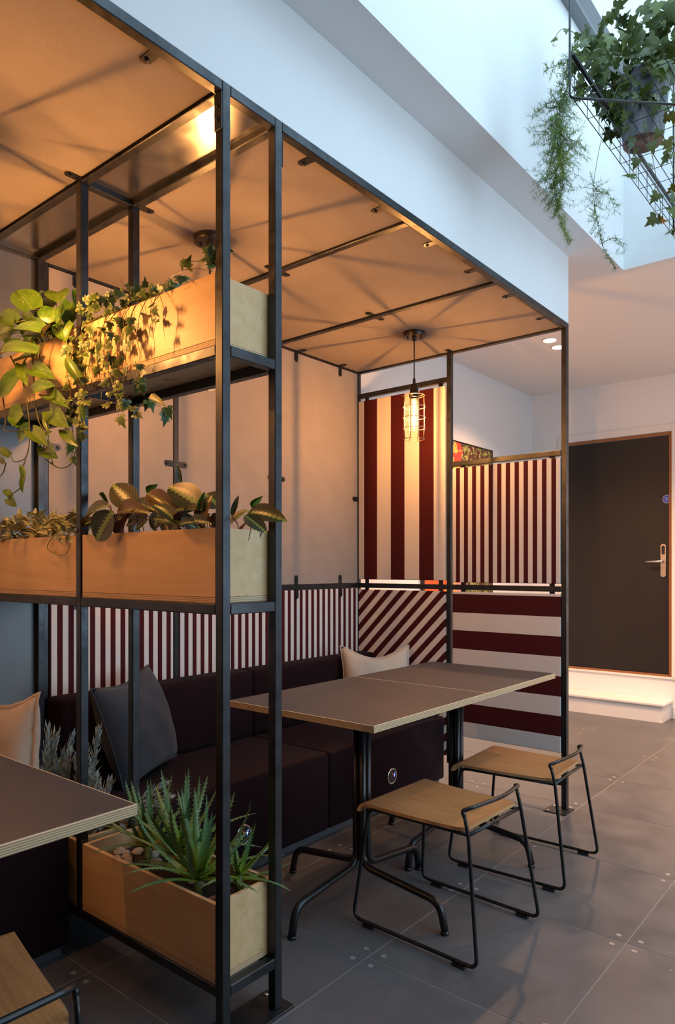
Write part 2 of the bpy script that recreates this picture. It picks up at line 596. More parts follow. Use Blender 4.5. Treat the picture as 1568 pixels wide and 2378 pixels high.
# round fire-door sign
g = Geo(); g.lathe([(0.034, 0), (0.034, .0015)], 28)
plain('sign_white', (0.62, 0.62, 0.68), 0.5); plain('sign_blue', (0.035, 0.07, 0.42), 0.5)
sg = g.build('door_sign', M['sign_white'], dr, Vector((-.214, RY1 + .0175, 1.787)) - hp, smooth=False, rot=(PI / 2, 0, 0))
tag(sg, 'round blue fire door sign')
g = Geo(); g.lathe([(0.031, 0), (0.031, .0006)], 28)
g.build('sign_face', M['sign_blue'], sg, (0, 0, .0015), smooth=False)
def text_mesh(name, body, size, mat, parent, loc, rot=(0, 0, 0)):
    cu = bpy.data.curves.new(name, 'FONT'); cu.body = body; cu.size = size
    cu.align_x = 'CENTER'; cu.align_y = 'CENTER'; cu.extrude = .0002
    tmp = bpy.data.objects.new(name, cu); C.objects.link(tmp)
    bpy.context.view_layer.update()
    me = bpy.data.meshes.new_from_object(tmp.evaluated_get(bpy.context.evaluated_depsgraph_get()))
    bpy.data.objects.remove(tmp); bpy.data.curves.remove(cu)
    me.materials.clear(); me.materials.append(mat)
    o = bpy.data.objects.new(name, me); link(o, parent); o.location = loc; o.rotation_euler = rot
    return o
for body, yy in (('Fire door', .011), ('keep', 0.0), ('shut', -.011)):
    text_mesh('sign_text', body, .0115, M['sign_white'], sg, (0, yy, .0024))
# step in front of the door
stp = struct(thing('trim_2', 'painted white step with rounded tread below the dark door', 'step', (-.75, 6.0, 0)))
box('riser', RX0, -.186, 5.905, RY1, 0, .128, M['trim_paint'], stp)
box('tread', RX0, -.166, 5.885, RY1, .128, .156, M['trim_paint'], stp, .009, 3)
# skirting along the far wall right of the step
tag(struct(box('baseboard_far', -.165, RX1, RY1 - .014, RY1, 0, .10, M['trim_paint'], None, .003)), 'white skirting board right of the step', 'skirting')
tag(struct(box('baseboard_left', RX0, RX0 + .014, 3.6, 5.885, 0, .10, M['trim_paint'], None, .003)), 'white skirting board beyond the booth', 'skirting')

# painting on the left wall, behind the striped end panels
n = N('abstract_paint', 0.6, 0)
v = n.coord()
o3 = n.sep(v)
wob = n.math('MULTIPLY', n.math('SUBTRACT', n.noise(v, 4.5, 3, 0.6, 0.8), 0.5), 0.6)
s = n.math('ADD', n.math('ADD', n.math('MULTIPLY', o3[1], 0.9), n.math('MULTIPLY', o3[2], 0.30)), wob)
s = n.math('ADD', s, 0.5)
left = n.ramp(s, [(0.0, (0.62, 0.10, 0.02)), (0.16, (0.75, 0.34, 0.06)), (0.26, (0.66, 0.24, 0.26)), (0.34, (0.80, 0.48, 0.05)), (0.44, (0.09, 0.05, 0.30)), (0.52, (0.75, 0.42, 0.08)), (0.60, (0.55, 0.05, 0.03))], 'CONSTANT')
dots = n.noise(v, 38, 3, 0.6)
dark = n.ramp(dots, [(0.0, (0.10, 0.012, 0.02)), (0.47, (0.05, 0.06, 0.02)), (0.53, (0.22, 0.26, 0.05)), (0.60, (0.5, 0.42, 0.16)), (0.66, (0.13, 0.02, 0.02))], 'CONSTANT')
n.color(n.mix(n.ramp(n.math('ADD', o3[1], n.math('MULTIPLY', wob, .25)), [(0.0, (0, 0, 0)), (0.02, (1, 1, 1))]), left, dark))
M['painting'] = n.m
pt = tag(thing('painting', 'colourful abstract painting on the wall behind the striped end panels', 'painting', (RX0, 4.765, .95)))
pt['category'] = 'painting'; pt['label'] = 'colourful abstract painting on the wall behind the striped end panels'
box('canvas', RX0 + .001, RX0 + .03, 4.25, 5.28, .95, 2.182, M['painting'], pt, .003)
plain('frame_black', (0.015, 0.013, 0.013), .5)
for a in ((4.242, 4.2495, .942, 2.19), (5.2805, 5.288, .942, 2.19), (4.2495, 5.2805, .942, .9495), (4.2495, 5.2805, 2.1825, 2.19)):
    box('painting_frame', RX0 + .001, RX0 + .034, *a, M['frame_black'], pt)

# recessed downlights of the back lobby; the last four are unseen, added to brighten it
for k, (x, y, lab) in enumerate(((-.597, 4.684, 'round recessed downlight, the nearer of the pair by the booth post'), (-.611, 4.868, 'round recessed downlight, the farther of the pair by the booth post'),
                     (-.60, 4.05, 'round recessed downlight hidden above the booth end'), (1.0, 5.55, 'added round downlight out of view right of the door, brightening the lobby'), (1.9, 5.4, 'added round downlight out of view at the far right corner, brightening the lobby'), (1.0, 4.55, 'added round downlight out of view over the aisle end, brightening the lobby'), (1.9, 4.5, 'added round downlight out of view over the far right aisle, brightening the lobby'))):
    d = thing('downlight', lab, 'downlight', (x, y, CZ), group='recessed ceiling downlights')
    g = Geo(); g.lathe([(0.045, 0.0), (0.052, -.001), (0.052, -.005), (0.045, -.006)], 24)
    g.build('bezel', M['trim_paint'], d)
    g = Geo(); g.lathe([(0.043, -.0062), (0.043, -.0072)], 24)
    g.build('lens', M['downlight_glow'], d, smooth=False)
    ld = bpy.data.lights.new('downlight_beam', 'SPOT'); ld.energy = DOWNLIGHT_POWER; ld.color = (1.0, 0.55, 0.30)
    ld.spot_size = math.radians(125); ld.spot_blend = 0.8; ld.shadow_soft_size = .04
    lo = bpy.data.objects.new('downlight_beam', ld); link(lo, d); lo.location = (0, 0, -.02)

# ================================================================ the steel booth frame
T = 0.028
FX = (-T, 0.0)                    # aisle posts
MX = (-.694, -.666)               # middle posts
BXD = (-1.325, -1.297)            # back posts of the planter divider
BX = (-1.353, -1.325)             # back posts of the booth
D0 = (1.191, 1.219)               # divider, near row of posts
D1 = (1.381, 1.409)               # divider, far row
E0 = (3.464, 3.492)               # far end of the booth
CR = ((2.056, 2.084), (2.728, 2.756))
TOP = (2.432, 2.460)
SH = ((1.765, 1.793), (1.101, 1.129), (0.121, 0.149))
YN = -.86                         # the near booth runs on towards and past the viewer

frame = thing('booth_frame', 'dark steel tube frame of the dining booth with felt and striped panels', 'booth', (-.66, 2.3, 0))
SB = .0022
def post(x, y, z0=0.006, z1=TOP[1], p=frame, nm='post'):
    return box(nm, x[0], x[1], y[0], y[1], z0, z1, M['steel'], p, SB)
def rail(x0, x1, y0, y1, z0, z1, p=frame):
    return box('rail', x0, x1, y0, y1, z0, z1, M['steel'], p, SB)

for X in (FX, MX, BXD):
    for Y in (D0, D1):
        post(X, Y, 0.006 if X is FX else .121)
for Y in (E0,):
    post(FX, Y); post(MX, Y, .121)
post(BX, E0, .05)
post(BX, (1.411, 1.439), .05)
for Y in CR: post(BX, Y, .05, TOP[0])
post(FX, (YN, YN + T))
# top rails
rail(FX[0], FX[1], D1[1], E0[0], *TOP)
rail(FX[0], FX[1], YN + T, D0[0], *TOP)
rail(BX[0], BX[1], 1.439, E0[0], *TOP)
rail(BX[0], BX[1], YN, D0[0], *TOP)
for Y in CR: rail(BX[1], FX[0], Y[0], Y[1], *TOP)
for Y in ((.514, .542), (-.16, -.132)): rail(BX[1], FX[0], Y[0], Y[1], *TOP)
rail(BX[1], MX[0], E0[0], E0[1], *TOP); rail(MX[1], FX[0], E0[0], E0[1], *TOP)
# divider rails
for Z in (TOP,) + SH:
    for Y in (D0, D1):
        rail(MX[1], FX[0], Y[0], Y[1], *Z)
        rail(BXD[1], MX[0], Y[0], Y[1], *Z)
    rail(FX[0], FX[1], D0[1], D1[0], *Z)
    rail(BXD[0], BXD[1], D0[1], D1[0], *Z)
    rail(MX[0], MX[1], D0[1], D1[0], *Z)
# far end rails
MR = (1.101, 1.129)
rail(BX[1], MX[0], *E0, *MR); rail(MX[1], FX[0], *E0, *MR)
rail(BX[1], MX[0], *E0, 2.276, 2.304)
rail(MX[1], FX[0], *E0, 1.792, 1.820)
rail(MX[1], FX[0], *E0, .121, .149)
# back rails
for a, b in ((1.439, CR[0][0]), (CR[0][1], CR[1][0]), (CR[1][1], E0[0])):
    rail(BX[0], BX[1], a, b, *MR)
# foot plates
def plate(x0, x1, y0, y1):
    o = box('base_plate', x0, x1, y0, y1, 0.0, .006, M['steel'], frame, .0015)
    for x, y in ((x0 + .018, y0 + .018), (x0 + .018, y1 - .018)):
        g = Geo(); g.lathe([(0.007, 0), (0.007, .002), (.005, .003)], 12)
        g.build('bolt', M['satin_steel'], o, Vector((x, y, .006)) - origin_of(o))
plate(-.09, .022, 1.14, 1.436)
plate(-.09, .028, 3.385, 3.50)
# bolted joining plates at the top of the divider posts
jp = None
for x, y in ((FX[0], D0[0] - .004), (FX[0], D1[1])):
    o = box('joint_plate', x, x + T, y, y + .004, 2.335, 2.43, M['steel'], frame, .001)
    for z in (2.362, 2.398):
        g = Geo(); g.lathe([(0.0065, 0), (0.0065, .0025), (.004, .004)], 12)
        g.build('bolt', M['bolt'], o, (0, -.002 if y < 1.3 else .002, z - 2.3825), rot=(PI / 2 if y < 1.3 else -PI / 2, 0, 0))
# sheet metal top and back of the divider
box('metal_sheet', BXD[1], MX[0], D0[1], D1[0], 2.452, 2.456, M['sheet'], frame)
box('metal_sheet', MX[1], FX[0], D0[1], D1[0], 2.452, 2.456, M['sheet'], frame)
box('metal_sheet', -1.331, -1.3265, D0[1] - .02, D1[1], .05, 2.45, M['back_sheet'], frame)

# felt boards: roof
for a, b in ((D1[1] + .003, CR[0][0]), (CR[0][1], CR[1][0]), (CR[1][1], E0[0]), (.542, D0[0] - .003), (-.132, .514)):
    box('felt_panel', BX[1] + .002, FX[0] - .002, a + .002, b - .002, 2.4415, 2.4595, M['felt'], frame)
# felt boards: back
for a, b in ((1.441, CR[0][0]), (CR[0][1], CR[1][0]), (CR[1][1], E0[0])):
    box('felt_panel', -1.352, -1.331, a + .002, b - .002, 1.131, 2.430, M['felt'], frame)
# striped panels, back
ST = 0.0489
for k, (a, b, ph) in enumerate(((1.441, CR[0][0], 1.427), (CR[0][1], CR[1][0], 2.117), (CR[1][1], E0[0], 2.780))):
    c = (a + b) / 2
    m_stripe('narrow_stripe_%d' % k, 'Y', ST, ph - c)
    box('striped_panel', -1.355, -1.327, a + .003, b - .003, .10, 1.098, M['narrow_stripe_%d' % k], frame, .003, 2)
# striped panels, far end
yp0, yp1 = 3.462, 3.486
def end_panel(key, x0, x1, z0, z1):
    o = box('striped_panel', x0, x1, yp0, yp1, z0, z1, M[key], frame, .004, 2)
    return o
def cen(x0, x1, z0, z1): return ((x0 + x1) / 2, (z0 + z1) / 2)
r = (-1.322, -.702, 1.152, 2.256); m_stripe('wide_stripe', 'X', .2012, -1.278 - cen(*r)[0], duty=.49); end_panel('wide_stripe', *r)
r = (-.655, -.032, 1.142, 1.782); m_stripe('fine_stripe', 'X', .0503, -.632 - cen(*r)[0], duty=.5); end_panel('fine_stripe', *r)
r = (-1.322, -.702, .16, 1.090); m_stripe('diagonal_stripe', 'X', .0655, .0, rot=-PI / 4, duty=.5); end_panel('diagonal_stripe', *r)
r = (-.655, -.030, .285, 1.090); m_stripe('broad_stripe', 'Z', .2015, .470 - .1005 + 0.0 - cen(*r)[1], duty=.51); end_panel('broad_stripe', *r)

# small bolted tabs that hold the boards
g = Geo()
g.box(-.014, .014, -.004, .052, -.003, 0)
tab_proto = None
def tab(loc, rot):
    """plate lying in its local XY plane, screwed end towards +Y, face towards -Z"""
    global tab_proto
    p = Vector(loc) - origin_of(frame)
    if tab_proto is None:
        bm = bmesh.new()
        bmesh.ops.create_cube(bm, size=1)
        bmesh.ops.scale(bm, vec=(.028, .056, .003), verts=bm.verts)
        bmesh.ops.translate(bm, vec=(0, .024, -.0015), verts=bm.verts)
        bmesh.ops.bevel(bm, geom=[e for e in bm.edges if abs(e.verts[0].co.z - e.verts[1].co.z) > .002 and e.verts[0].co.y > .03], offset=.006, segments=2, affect='EDGES')
        tab_proto = bm_obj('bracket', bm, M['steel'], frame, p, rot)
        gg = Geo(); gg.lathe([(.006, 0), (.006, -.003), (.0035, -.0042)], 10)
        b = gg.build('bolt', M['bolt'], tab_proto, (0, .037, -.003))
        return tab_proto
    t = copy_obj(tab_proto, frame, p, rot)
    copy_obj(tab_proto.children[0], t, (0, .037, -.003))
    return t
ZR = 2.4412
for y in (1.01, 1.568, 1.934, 2.262, 2.575, 2.918, 3.281, .62): tab((FX[0], y, ZR), (0, 0, PI / 2))
for y in (1.568, 1.934, 2.262, 2.575, 2.918, 3.281, 1.01): tab((BX[1], y, ZR), (0, 0, -PI / 2))
for y0, s in ((D0[0], -1), (D1[1], 1), (CR[0][0], -1), (CR[0][1], 1), (CR[1][0], -1), (CR[1][1], 1), (E0[0], -1)):
    tab((-.665, y0, ZR), (0, 0, 0 if s > 0 else PI))
# on the back boards: plate faces +X
def rotm(yv, zv):
    yv, zv = Vector(yv), Vector(zv)
    xv = yv.cross(zv)
    return Matrix((xv, yv, zv)).transposed().to_euler()
XF = -1.3305
for z in (1.71,):
    for y0, s in ((CR[0][0], -1), (CR[0][1], 1), (CR[1][0], -1), (CR[1][1], 1), (E0[0], -1), (1.441, 1)):
        tab((XF, y0, z - (.06 if y0 in (E0[0],) else 0)), rotm((0, s, 0), (-1, 0, 0)))
for y in (1.56, 1.93, 2.24, 2.58, 2.90, 3.29):
    tab((XF, y, MR[1]), rotm((0, 0, 1), (-1, 0, 0)))
    tab((-1.3262, y, MR[0]), rotm((0, 0, -1), (-1, 0, 0)))
    tab((XF, y, TOP[0]), rotm((0, 0, -1), (-1, 0, 0)))
# on the far end boards the tabs run behind the panels
for x, z, s in ((-1.275, 2.277, -1), (-.745, 2.277, -1), (-.60, 1.793, -1), (-.085, 1.793, -1)):
    box('bracket', x - .014, x + .014, 3.4865, 3.4895, z - .05, z, M['steel'], frame)
for x in (-1.275, -.745, -.60, -.085):
    box('bracket', x - .014, x + .014, 3.4865, 3.4895, 1.05, 1.101, M['steel'], frame)
    box('bracket', x - .014, x + .014, 3.4865, 3.4895, 1.129, 1.18, M['steel'], frame)

# ================================================================ bench seats
def soft_box(name, x0, x1, y0, y1, z0, z1, mat, parent, r=.025):
    o = box(name, x0, x1, y0, y1, z0, z1, mat, parent, r, 3)
    return sharp_smooth(o, 60)
def bench(label, y0, y1, seams, sockets):
    b = thing('banquette_bench', label, 'bench', (-1.0, (y0 + y1) / 2, 0), group='maroon banquette benches')
    box('kickboard', -1.30, -.725, y0 + .02, y1 - .02, 0, .035, M['kick_metal'], b)
    ys = [y0] + seams + [y1]
    for a, c in zip(ys, ys[1:]):
        soft_box('seat_block', -1.318, -.70, a + .0015, c - .0015, .035, .385, M['bench_wool'], b, .014)
        soft_box('back_cushion', -1.318, -1.185, a + .0015, c - .0015, .386, .712, M['bench_wool'], b, .022)
    for y in sockets:
        g = Geo(); g.lathe([(.036, 0), (.041, .0), (.041, .004), (.036, .006), (.0335, .004)], 28)
        rg = g.build('power_socket', M['chrome'], b, Vector((-.70, y, .165)) - origin_of(b), rot=(0, PI / 2, 0))
        tag(rg, 'round chrome power socket with blue light')
        g = Geo(); g.lathe([(.0335, 0), (.0335, .0035)], 28); g.build('socket_face', M['plastic_black'], rg, (0, 0, .0012), smooth=False)
        # local x -> world -z, local y -> world y
        for dx, dy, mm, rr in ((-.004, .018, 'led_blue', .0036), (-.012, .021, 'led_blue', .002), (-.012, -.002, 'led_red', .0022), (-.004, .006, 'outlet_white', .0018), (0.002, -.008, 'outlet_white', .0016), (.003, .016, 'led_blue', .002)):
            g = Geo(); g.lathe([(rr, 0), (rr, .001)], 10); g.build('indicator', M[mm], rg, (dx, dy, .0047), smooth=False)
    return b
bench('dark maroon upholstered bench along the striped back panels, behind the double table', 1.42, 3.455, [2.44], [1.913, 2.934])
bench('dark maroon upholstered bench beside the nearer table', -.60, 1.178, [.30], [])

# ================================================================ tables
def table(label, cx, cy, lx, ly, rot=0.0):
    t = thing('cafe_table', label, 'table', (cx, cy, 0), rot, 'grey topped cafe tables')
    hx, hy = lx / 2, ly / 2
    tp = box('table_top', -hx, hx, -hy, hy, .7265, .7485, M['ply_edge'], t, .0006, 1, local=True)
    box('laminate', -hx + .0042, hx - .0042, -hy + .0042, hy - .0042, .7485, .7494, M['laminate'], t, .0004, 1, local=True)
    off = .0145
    for k in range(4):
        a = PI / 4 + k * PI / 2
        d = Vector((math.cos(a + PI / 4), math.sin(a + PI / 4), 0))
        o = Vector((math.cos(a), math.sin(a), 0)) * off * 1.41
        # each tube stands in the bundle, then swings out into a leg
        dirv = Vector((1, 0, 0)) if k == 0 else Vector((0, 1, 0)) if k == 1 else Vector((-1, 0, 0)) if k == 2 else Vector((0, -1, 0))
        o2 = Vector((off, -off, 0)) if k == 0 else Vector((off, off, 0)) if k == 1 else Vector((-off, off, 0)) if k == 2 else Vector((-off, -off, 0))
        p = [o2 + Vector((0, 0, .724)), o2 + Vector((0, 0, .138)), o2 + dirv * .325 + Vector((0, 0, .100)), o2 + dirv * .345 + Vector((0, 0, .012))]
        g = Geo(); g.tube(fillet(p, [0, .05, .055, 0], 6), .0132, 12)
        lg = g.build('leg', M['black_metal'], t)
        f = o2 + dirv * .345
        g = Geo(); g.lathe([(.0145, 0), (.0145, .009), (.009, .013)], 12)
        g.build('foot', M['black_metal'], lg, f)
    g = Geo(); g.box(-.16, .16, -.16, .16, .7205, .7262)
    g.build('mounting_plate', M['black_metal'], t, smooth=False)
    return t
table('grey topped plywood table nearer the planters, joined to a second table behind', -.215, 2.052, .645, .722)
table('grey topped plywood table farthest in the booth, beside the striped end panels', -.215, 2.7365, .645, .645)
table('grey topped plywood table in the near booth, cut by the picture edge', -.17, .472, .65, .72)

# ================================================================ stools
def stool(label, cx, cy, rot):
    s = thing('low_stool', label, 'stool', (cx, cy, 0), rot, 'plywood and black rod stools')
    zs = .411
    # seat: shallow plywood shell, front edge rolled down, wider at the front
    nx, th = 20, .011
    prof = []
    for i in range(nx + 1):
        t = i / nx
        if t < .3:
            a = (1 - t / .3) * math.radians(88)
            R = .034
            prof.append((-.207 - R * math.sin(a), zs - R * (1 - math.cos(a)), a))
        else:
            x = -.207 + (t - .3) / .7 * .384
            prof.append((x, zs - .003 * math.sin((t - .3) / .7 * PI), 0))
    V, F = [], []
    ny = 6
    for i, (x, z, a) in enumerate(prof):
        nrm = Vector((-math.sin(a), 0, math.cos(a)))
        w = .192 - .022 * (i / nx)
        if i == nx: w -= .010
        if i == nx - 1: w -= .002
        for sft in (0, -th):
            for j in range(ny + 1):
                y = -w + 2 * w * j / ny
                V.append(Vector((x, y, z)) + nrm * sft)
    row = 2 * (ny + 1)
    top, edge = [], []
    for i in range(nx):
        for j in range(ny):
            a = i * row + j
            top.append((a, a + row, a + row + 1, a + 1))
            b = a + ny + 1
            top.append((b, b + 1, b + row + 1, b + row))
        a = i * row
        edge.append((a, a + ny + 1, a + row + ny + 1, a + row))
        a += ny
        edge.append((a, a + row, a + row + ny + 1, a + ny + 1))
    for j in range(ny):
        edge.append((j, j + 1, j + ny + 2, j + ny + 1))
        a = nx * row + j
        edge.append((a, a + ny + 1, a + ny + 2, a + 1))
    seat = mesh_obj('seat', V, top + edge, M['oak'], s)
    seat.data.materials.append(M['ply_edge_seat'])
    for k in range(len(top), len(top) + len(edge)): seat.data.polygons[k].material_index = 1
    sharp_smooth(seat, 35)
    r = .0062
    for sy in (-1, 1):
        wf, wb, wl = .172 * sy, .160 * sy, .208 * sy
        zu = zs - .020
        p = [(.186, wb, zu), (-.202, wf, zu), (-.243, wl, .016), (.243, wl, .016), (.192, wb * 1.08, zu + .004), (.178, wb * 1.08, .452)]
        g = Geo(); g.tube(fillet(p, [0, .028, .035, .03, .08, 0], 6), r, 10)
        fr = g.build('side_frame', M['black_metal'], s)
        for x in (-.175, .180):
            g = Geo(); g.box(x - .022, x + .022, wl - .008, wl + .008, 0, .0105)
            g.build('glide', M['plastic_black'], fr, smooth=False)
    zt = .478
    pts = [(.178, -.173, .450), (.170, -.173, zt - .012), (.196, -.15, zt), (.222, 0, zt + .004), (.196, .15, zt), (.170, .173, zt - .012), (.178, .173, .450)]
    g = Geo(); g.tube(fillet(pts, .05, 6), .0068, 10)
    g.build('back_rail', M['black_metal'], s)
    g = Geo(); g.tube([(.186, -.165, zs - .020), (.186, .165, zs - .020)], r, 10)
    g.build('cross_bar', M['black_metal'], s)
    g = Geo(); g.tube([(-.17, -.172, zs - .022), (-.17, .172, zs - .022)], r, 10)
    g.build('cross_bar', M['black_metal'], s)
    return s
n = N('seat_edge', 0.4, 0, spec=.35)
o3 = n.sep(n.coord())
n.color(n.mix(n.ramp(n.noise(n.coord((3, 3, 60)), 5, 2), [(.4, (0, 0, 0)), (.6, (1, 1, 1))]), (.62, .36, .17), (.50, .25, .10)))
M['ply_edge_seat'] = n.m
stool('low oak seat stool in front, nearest the planter divider, pulled out from the table', .105, 2.112, math.radians(-2))
stool('low oak seat stool farther back, beside the striped end panels and far post', .092, 2.765, math.radians(3))
stool('low oak seat stool at the lower left edge beside the near table', -.012, .535, math.radians(-9))

# ================================================================ pendant lamps
def pendant(label, x, y):
    L = thing('pendant_lamp', label, 'lamp', (x, y, 2.441), 0, 'caged filament pendant lamps')
    g = Geo(); g.lathe([(.055, 0), (.0585, -.003), (.0585, -.020), (.056, -.024), (.012, -.026), (.010, -.040), (.006, -.044)], 32)
    can = sharp_smooth(g.build('canopy', M['bronze'], L), 35)
    for s in (-1, 1):
        g = Geo(); g.lathe([(.0035, -.025), (.0035, -.032)], 8); g.build('screw', M['bolt'], can, (s * .028, s * .02, 0))
    g = Geo(); g.tube([(0, 0, -.04), (0, 0, -.245)], .0032, 8); g.build('cord', M['plastic_black'], L)
    g = Geo(); g.lathe([(.004, -.235), (.0065, -.24), (.0075, -.252), (.0065, -.262), (.018, -.268), (.0225, -.280), (.0225, -.312), (.027, -.322), (.0285, -.334), (.022, -.337), (.020, -.345)], 24)
    sharp_smooth(g.build('socket', M['bronze'], L), 35)
    # glowing bulb
    g = Geo(); g.lathe([(.001, -.356), (.0024, -.362), (.0024, -.482), (.001, -.488)], 8)
    g2 = Geo(); g2.lathe([(.010, -.342), (.012, -.352), (.0135, -.364), (.0135, -.484), (.010, -.496), (.004, -.501)], 14)
    bl = g2.build('bulb', M['bulb_glass'], L)
    g.build('filament', M['filament'], bl)
    # wire cage
    R, z0, z1, wr = .0545, -.326, -.552, .0019
    cg = bpy.data.objects.new('cage', None); cg.empty_display_size = .02; link(cg, L)
    ring = None
    for z, rr in ((z0, .054), (-.385, .0575), (-.440, .0575), (-.495, .0575), (z1, .053)):
        pts = [(rr * math.cos(2 * PI * k / 32), rr * math.sin(2 * PI * k / 32), z) for k in range(33)]
        g = Geo(); g.tube(pts, wr, 5); g.build('cage_ring', M['cage_wire'], cg)
    for k in range(8):
        a = 2 * PI * (k + .3) / 8
        g = Geo(); g.tube([(.054 * math.cos(a), .054 * math.sin(a), z0), (.0565 * math.cos(a), .0565 * math.sin(a), -.385), (.0565 * math.cos(a), .0565 * math.sin(a), -.495), (.053 * math.cos(a), .053 * math.sin(a), z1)], wr, 5)
        if k % 2 == 0: g.tube([(.026 * math.cos(a), .026 * math.sin(a), -.33), (.054 * math.cos(a), .054 * math.sin(a), z0)], wr, 5)
        g.build('cage_wire', M['cage_wire'], cg)
    return L
pendant('caged filament pendant hanging in front of the wide striped end panel', -.65, 3.065)
pendant('caged filament pendant above the bench, mostly hidden behind the ivy planter', -.65, 1.700)
pendant('caged filament pendant over the near table, outside the left edge', -.66, .86)
pendant('caged filament pendant at the far side of the near booth, beside the viewer', -.66, -.52)

# ================================================================ cushions
def cushion(name, label, loc, rot, size, thick, mat, fringe=False, pinch=0.0, sag=0.0):
    """rot: matrix columns = local x (width), y (height), z (outward normal)"""
    c = thing(name, label, 'cushion', loc)
    c.rotation_euler = rot
    n = 18
    V, F = [], []
    h = size / 2
    rr = random.Random(len(label))
    for side in (1, -1):
        for i in range(n + 1):
            for j in range(n + 1):
                u, v = -1 + 2 * i / n, -1 + 2 * j / n
                e = max(0, (1 - abs(u) ** 2.6)) * max(0, (1 - abs(v) ** 2.6))
                t = thick / 2 * e ** .5
                x = u * h * (1 - .07 * (1 - v * v) * abs(u) ** 3)
                y = v * h * (1 - .07 * (1 - u * u) * abs(v) ** 3)
                if v > 0: y -= sag * math.cos(u * PI / 2) ** 1.4 * v
                w = .004 * math.sin(u * 9 + v * 5) * e + .003 * math.sin(v * 13 - u * 7) * e
                if pinch: t *= 1 - pinch * math.exp(-((u * .9) ** 2) * 9) * max(0, v)
                V.append((x, y, side * t + w))
    m = (n + 1) * (n + 1)
    for i in range(n):
        for j in range(n):
            a = i * (n + 1) + j
            F.append((a, a + n + 1, a + n + 2, a + 1))
            b = m + a
            F.append((b, b + 1, b + n + 2, b + n + 1))
    bm = bmesh.new()
    me = bpy.data.meshes.new('tmp'); me.from_pydata(V, [], F)
    bm.from_mesh(me); bpy.data.meshes.remove(me)
    bmesh.ops.remove_doubles(bm, verts=bm.verts, dist=.0006)
    bm_obj('cover', bm, mat, c, smooth=True)
    # seam or frayed flange round the edge
    ring = [(-1 + 2 * k / n, -1) for k in range(n)] + [(1, -1 + 2 * k / n) for k in range(n)] + [(1 - 2 * k / n, 1) for k in range(n)] + [(-1, 1 - 2 * k / n) for k in range(n)]
    def edge(u, v):
        x = u * h * (1 - .07 * (1 - v * v) * abs(u) ** 3); y = v * h * (1 - .07 * (1 - u * u) * abs(v) ** 3)
        if v > 0: y -= sag * math.cos(u * PI / 2) ** 1.4 * v
        return Vector((x, y, .004 * math.sin(u * 9 + v * 5) * 0))
    P = [edge(*q) for q in ring]
    if fringe:
        V, F = [], []
        for k, p in enumerate(P):
            d = p.normalized()
            o = p + d * (.012 + .004 * rr.random())
            V += [p - d * .004, o + Vector((0, 0, rr.uniform(-.004, .004)))]
        L = len(P)
        for k in range(L):
            q = (k + 1) % L
            F.append((2 * k, 2 * k + 1, 2 * q + 1, 2 * q))
        g = Geo(); g.add(V, F)
        fo = g.build('frayed_edge', mat, c)
        sd = fo.modifiers.new('thickness', 'SOLIDIFY'); sd.thickness = .0035; sd.offset = 0
    else:
        g = Geo(); g.tube(P + [P[0]], .0032, 6)
        g.build('seam_piping', mat, c)
    return c
def frame_rot(x, y):
    x, y = Vector(x).normalized(), Vector(y)
    z = x.cross(y).normalized(); y = z.cross(x).normalized()
    return Matrix((x, y, z)).transposed().to_euler()
cushion('charcoal_cushion', 'charcoal linen cushion leaning behind the planter divider posts', (-1.065, 1.672, .592), frame_rot((-.14, .31, .03), (-.05, -.14, .33)), .41, .19, M['charcoal_linen'], pinch=.15, sag=.02)
cushion('cream_cushion', 'cream linen cushion with dented top in the far bench corner', (-1.005, 3.222, .584), frame_rot((.66, .72, .0), (-.22, .22, 1.0)), .405, .15, M['cream_linen'], sag=.06)
cushion('fringed_cushion', 'cream cushion with frayed edge at left, behind the near table', (-1.005, 1.105, .585), frame_rot((1.0, .03, .13), (-.10, .13, 1.0)), .41, .13, M['cream_linen'], fringe=True, sag=.03)

# ================================================================ planter boxes
PY = (1.1945, 1.4025)
def planter(label, x0, x1, z0, z1, soil_z):
    p = thing('planter_box', label, 'planter', ((x0 + x1) / 2, (PY[0] + PY[1]) / 2, z0), group='birch plywood planter boxes')
    t = .012
    box('front_panel', x0, x1, PY[0], PY[0] + t, z0 + .016, z1, M['birch'], p, .0008)
    box('back_panel', x0, x1, PY[1] - t, PY[1], z0 + .016, z1, M['birch'], p, .0008)
    box('end_panel', x0 + .0005, x0 + t, PY[0] + t, PY[1] - t, z0 + .016, z1 - .0003, M['birch'], p, .0006)
    box('end_panel', x1 - t, x1 - .0005, PY[0] + t, PY[1] - t, z0 + .016, z1 - .0003, M['birch'], p, .0006)
    box('base_board', x0, x1, PY[0], PY[1], z0, z0 + .0155, M['ply_edge'], p, .0006)
    # uneven compost surface
    nx, ny = 26, 8
    rr = random.Random(int(x0 * 100) + int(z0 * 1000))
    V, F = [], []
    for i in range(nx + 1):
        for j in range(ny + 1):
            V.append((x0 + t + (x1 - x0 - 2 * t) * i / nx, PY[0] + t + (PY[1] - PY[0] - 2 * t) * j / ny, soil_z + rr.uniform(-.006, .006)))
    for i in range(nx):
        for j in range(ny):
            a = i * (ny + 1) + j
            F.append((a, a + ny + 1, a + ny + 2, a + 1))
    o = origin_of(p)
    mesh_obj('soil', [Vector(v) - o for v in V], F, M['soil'], p, smooth=True)
    return p
RX = (-.662, -.0315)
LX = (-1.290, -.698)
planter('plywood planter on the top shelf with trailing ivy, next to the aisle post', *RX, 1.7935, 1.981, 1.955)
planter('plywood planter on the top shelf at left, under the large heart shaped leaves', *LX, 1.7935, 1.981, 1.955)
planter('plywood planter on the middle shelf holding striped prayer plant leaves', *RX, 1.1295, 1.325, 1.295)
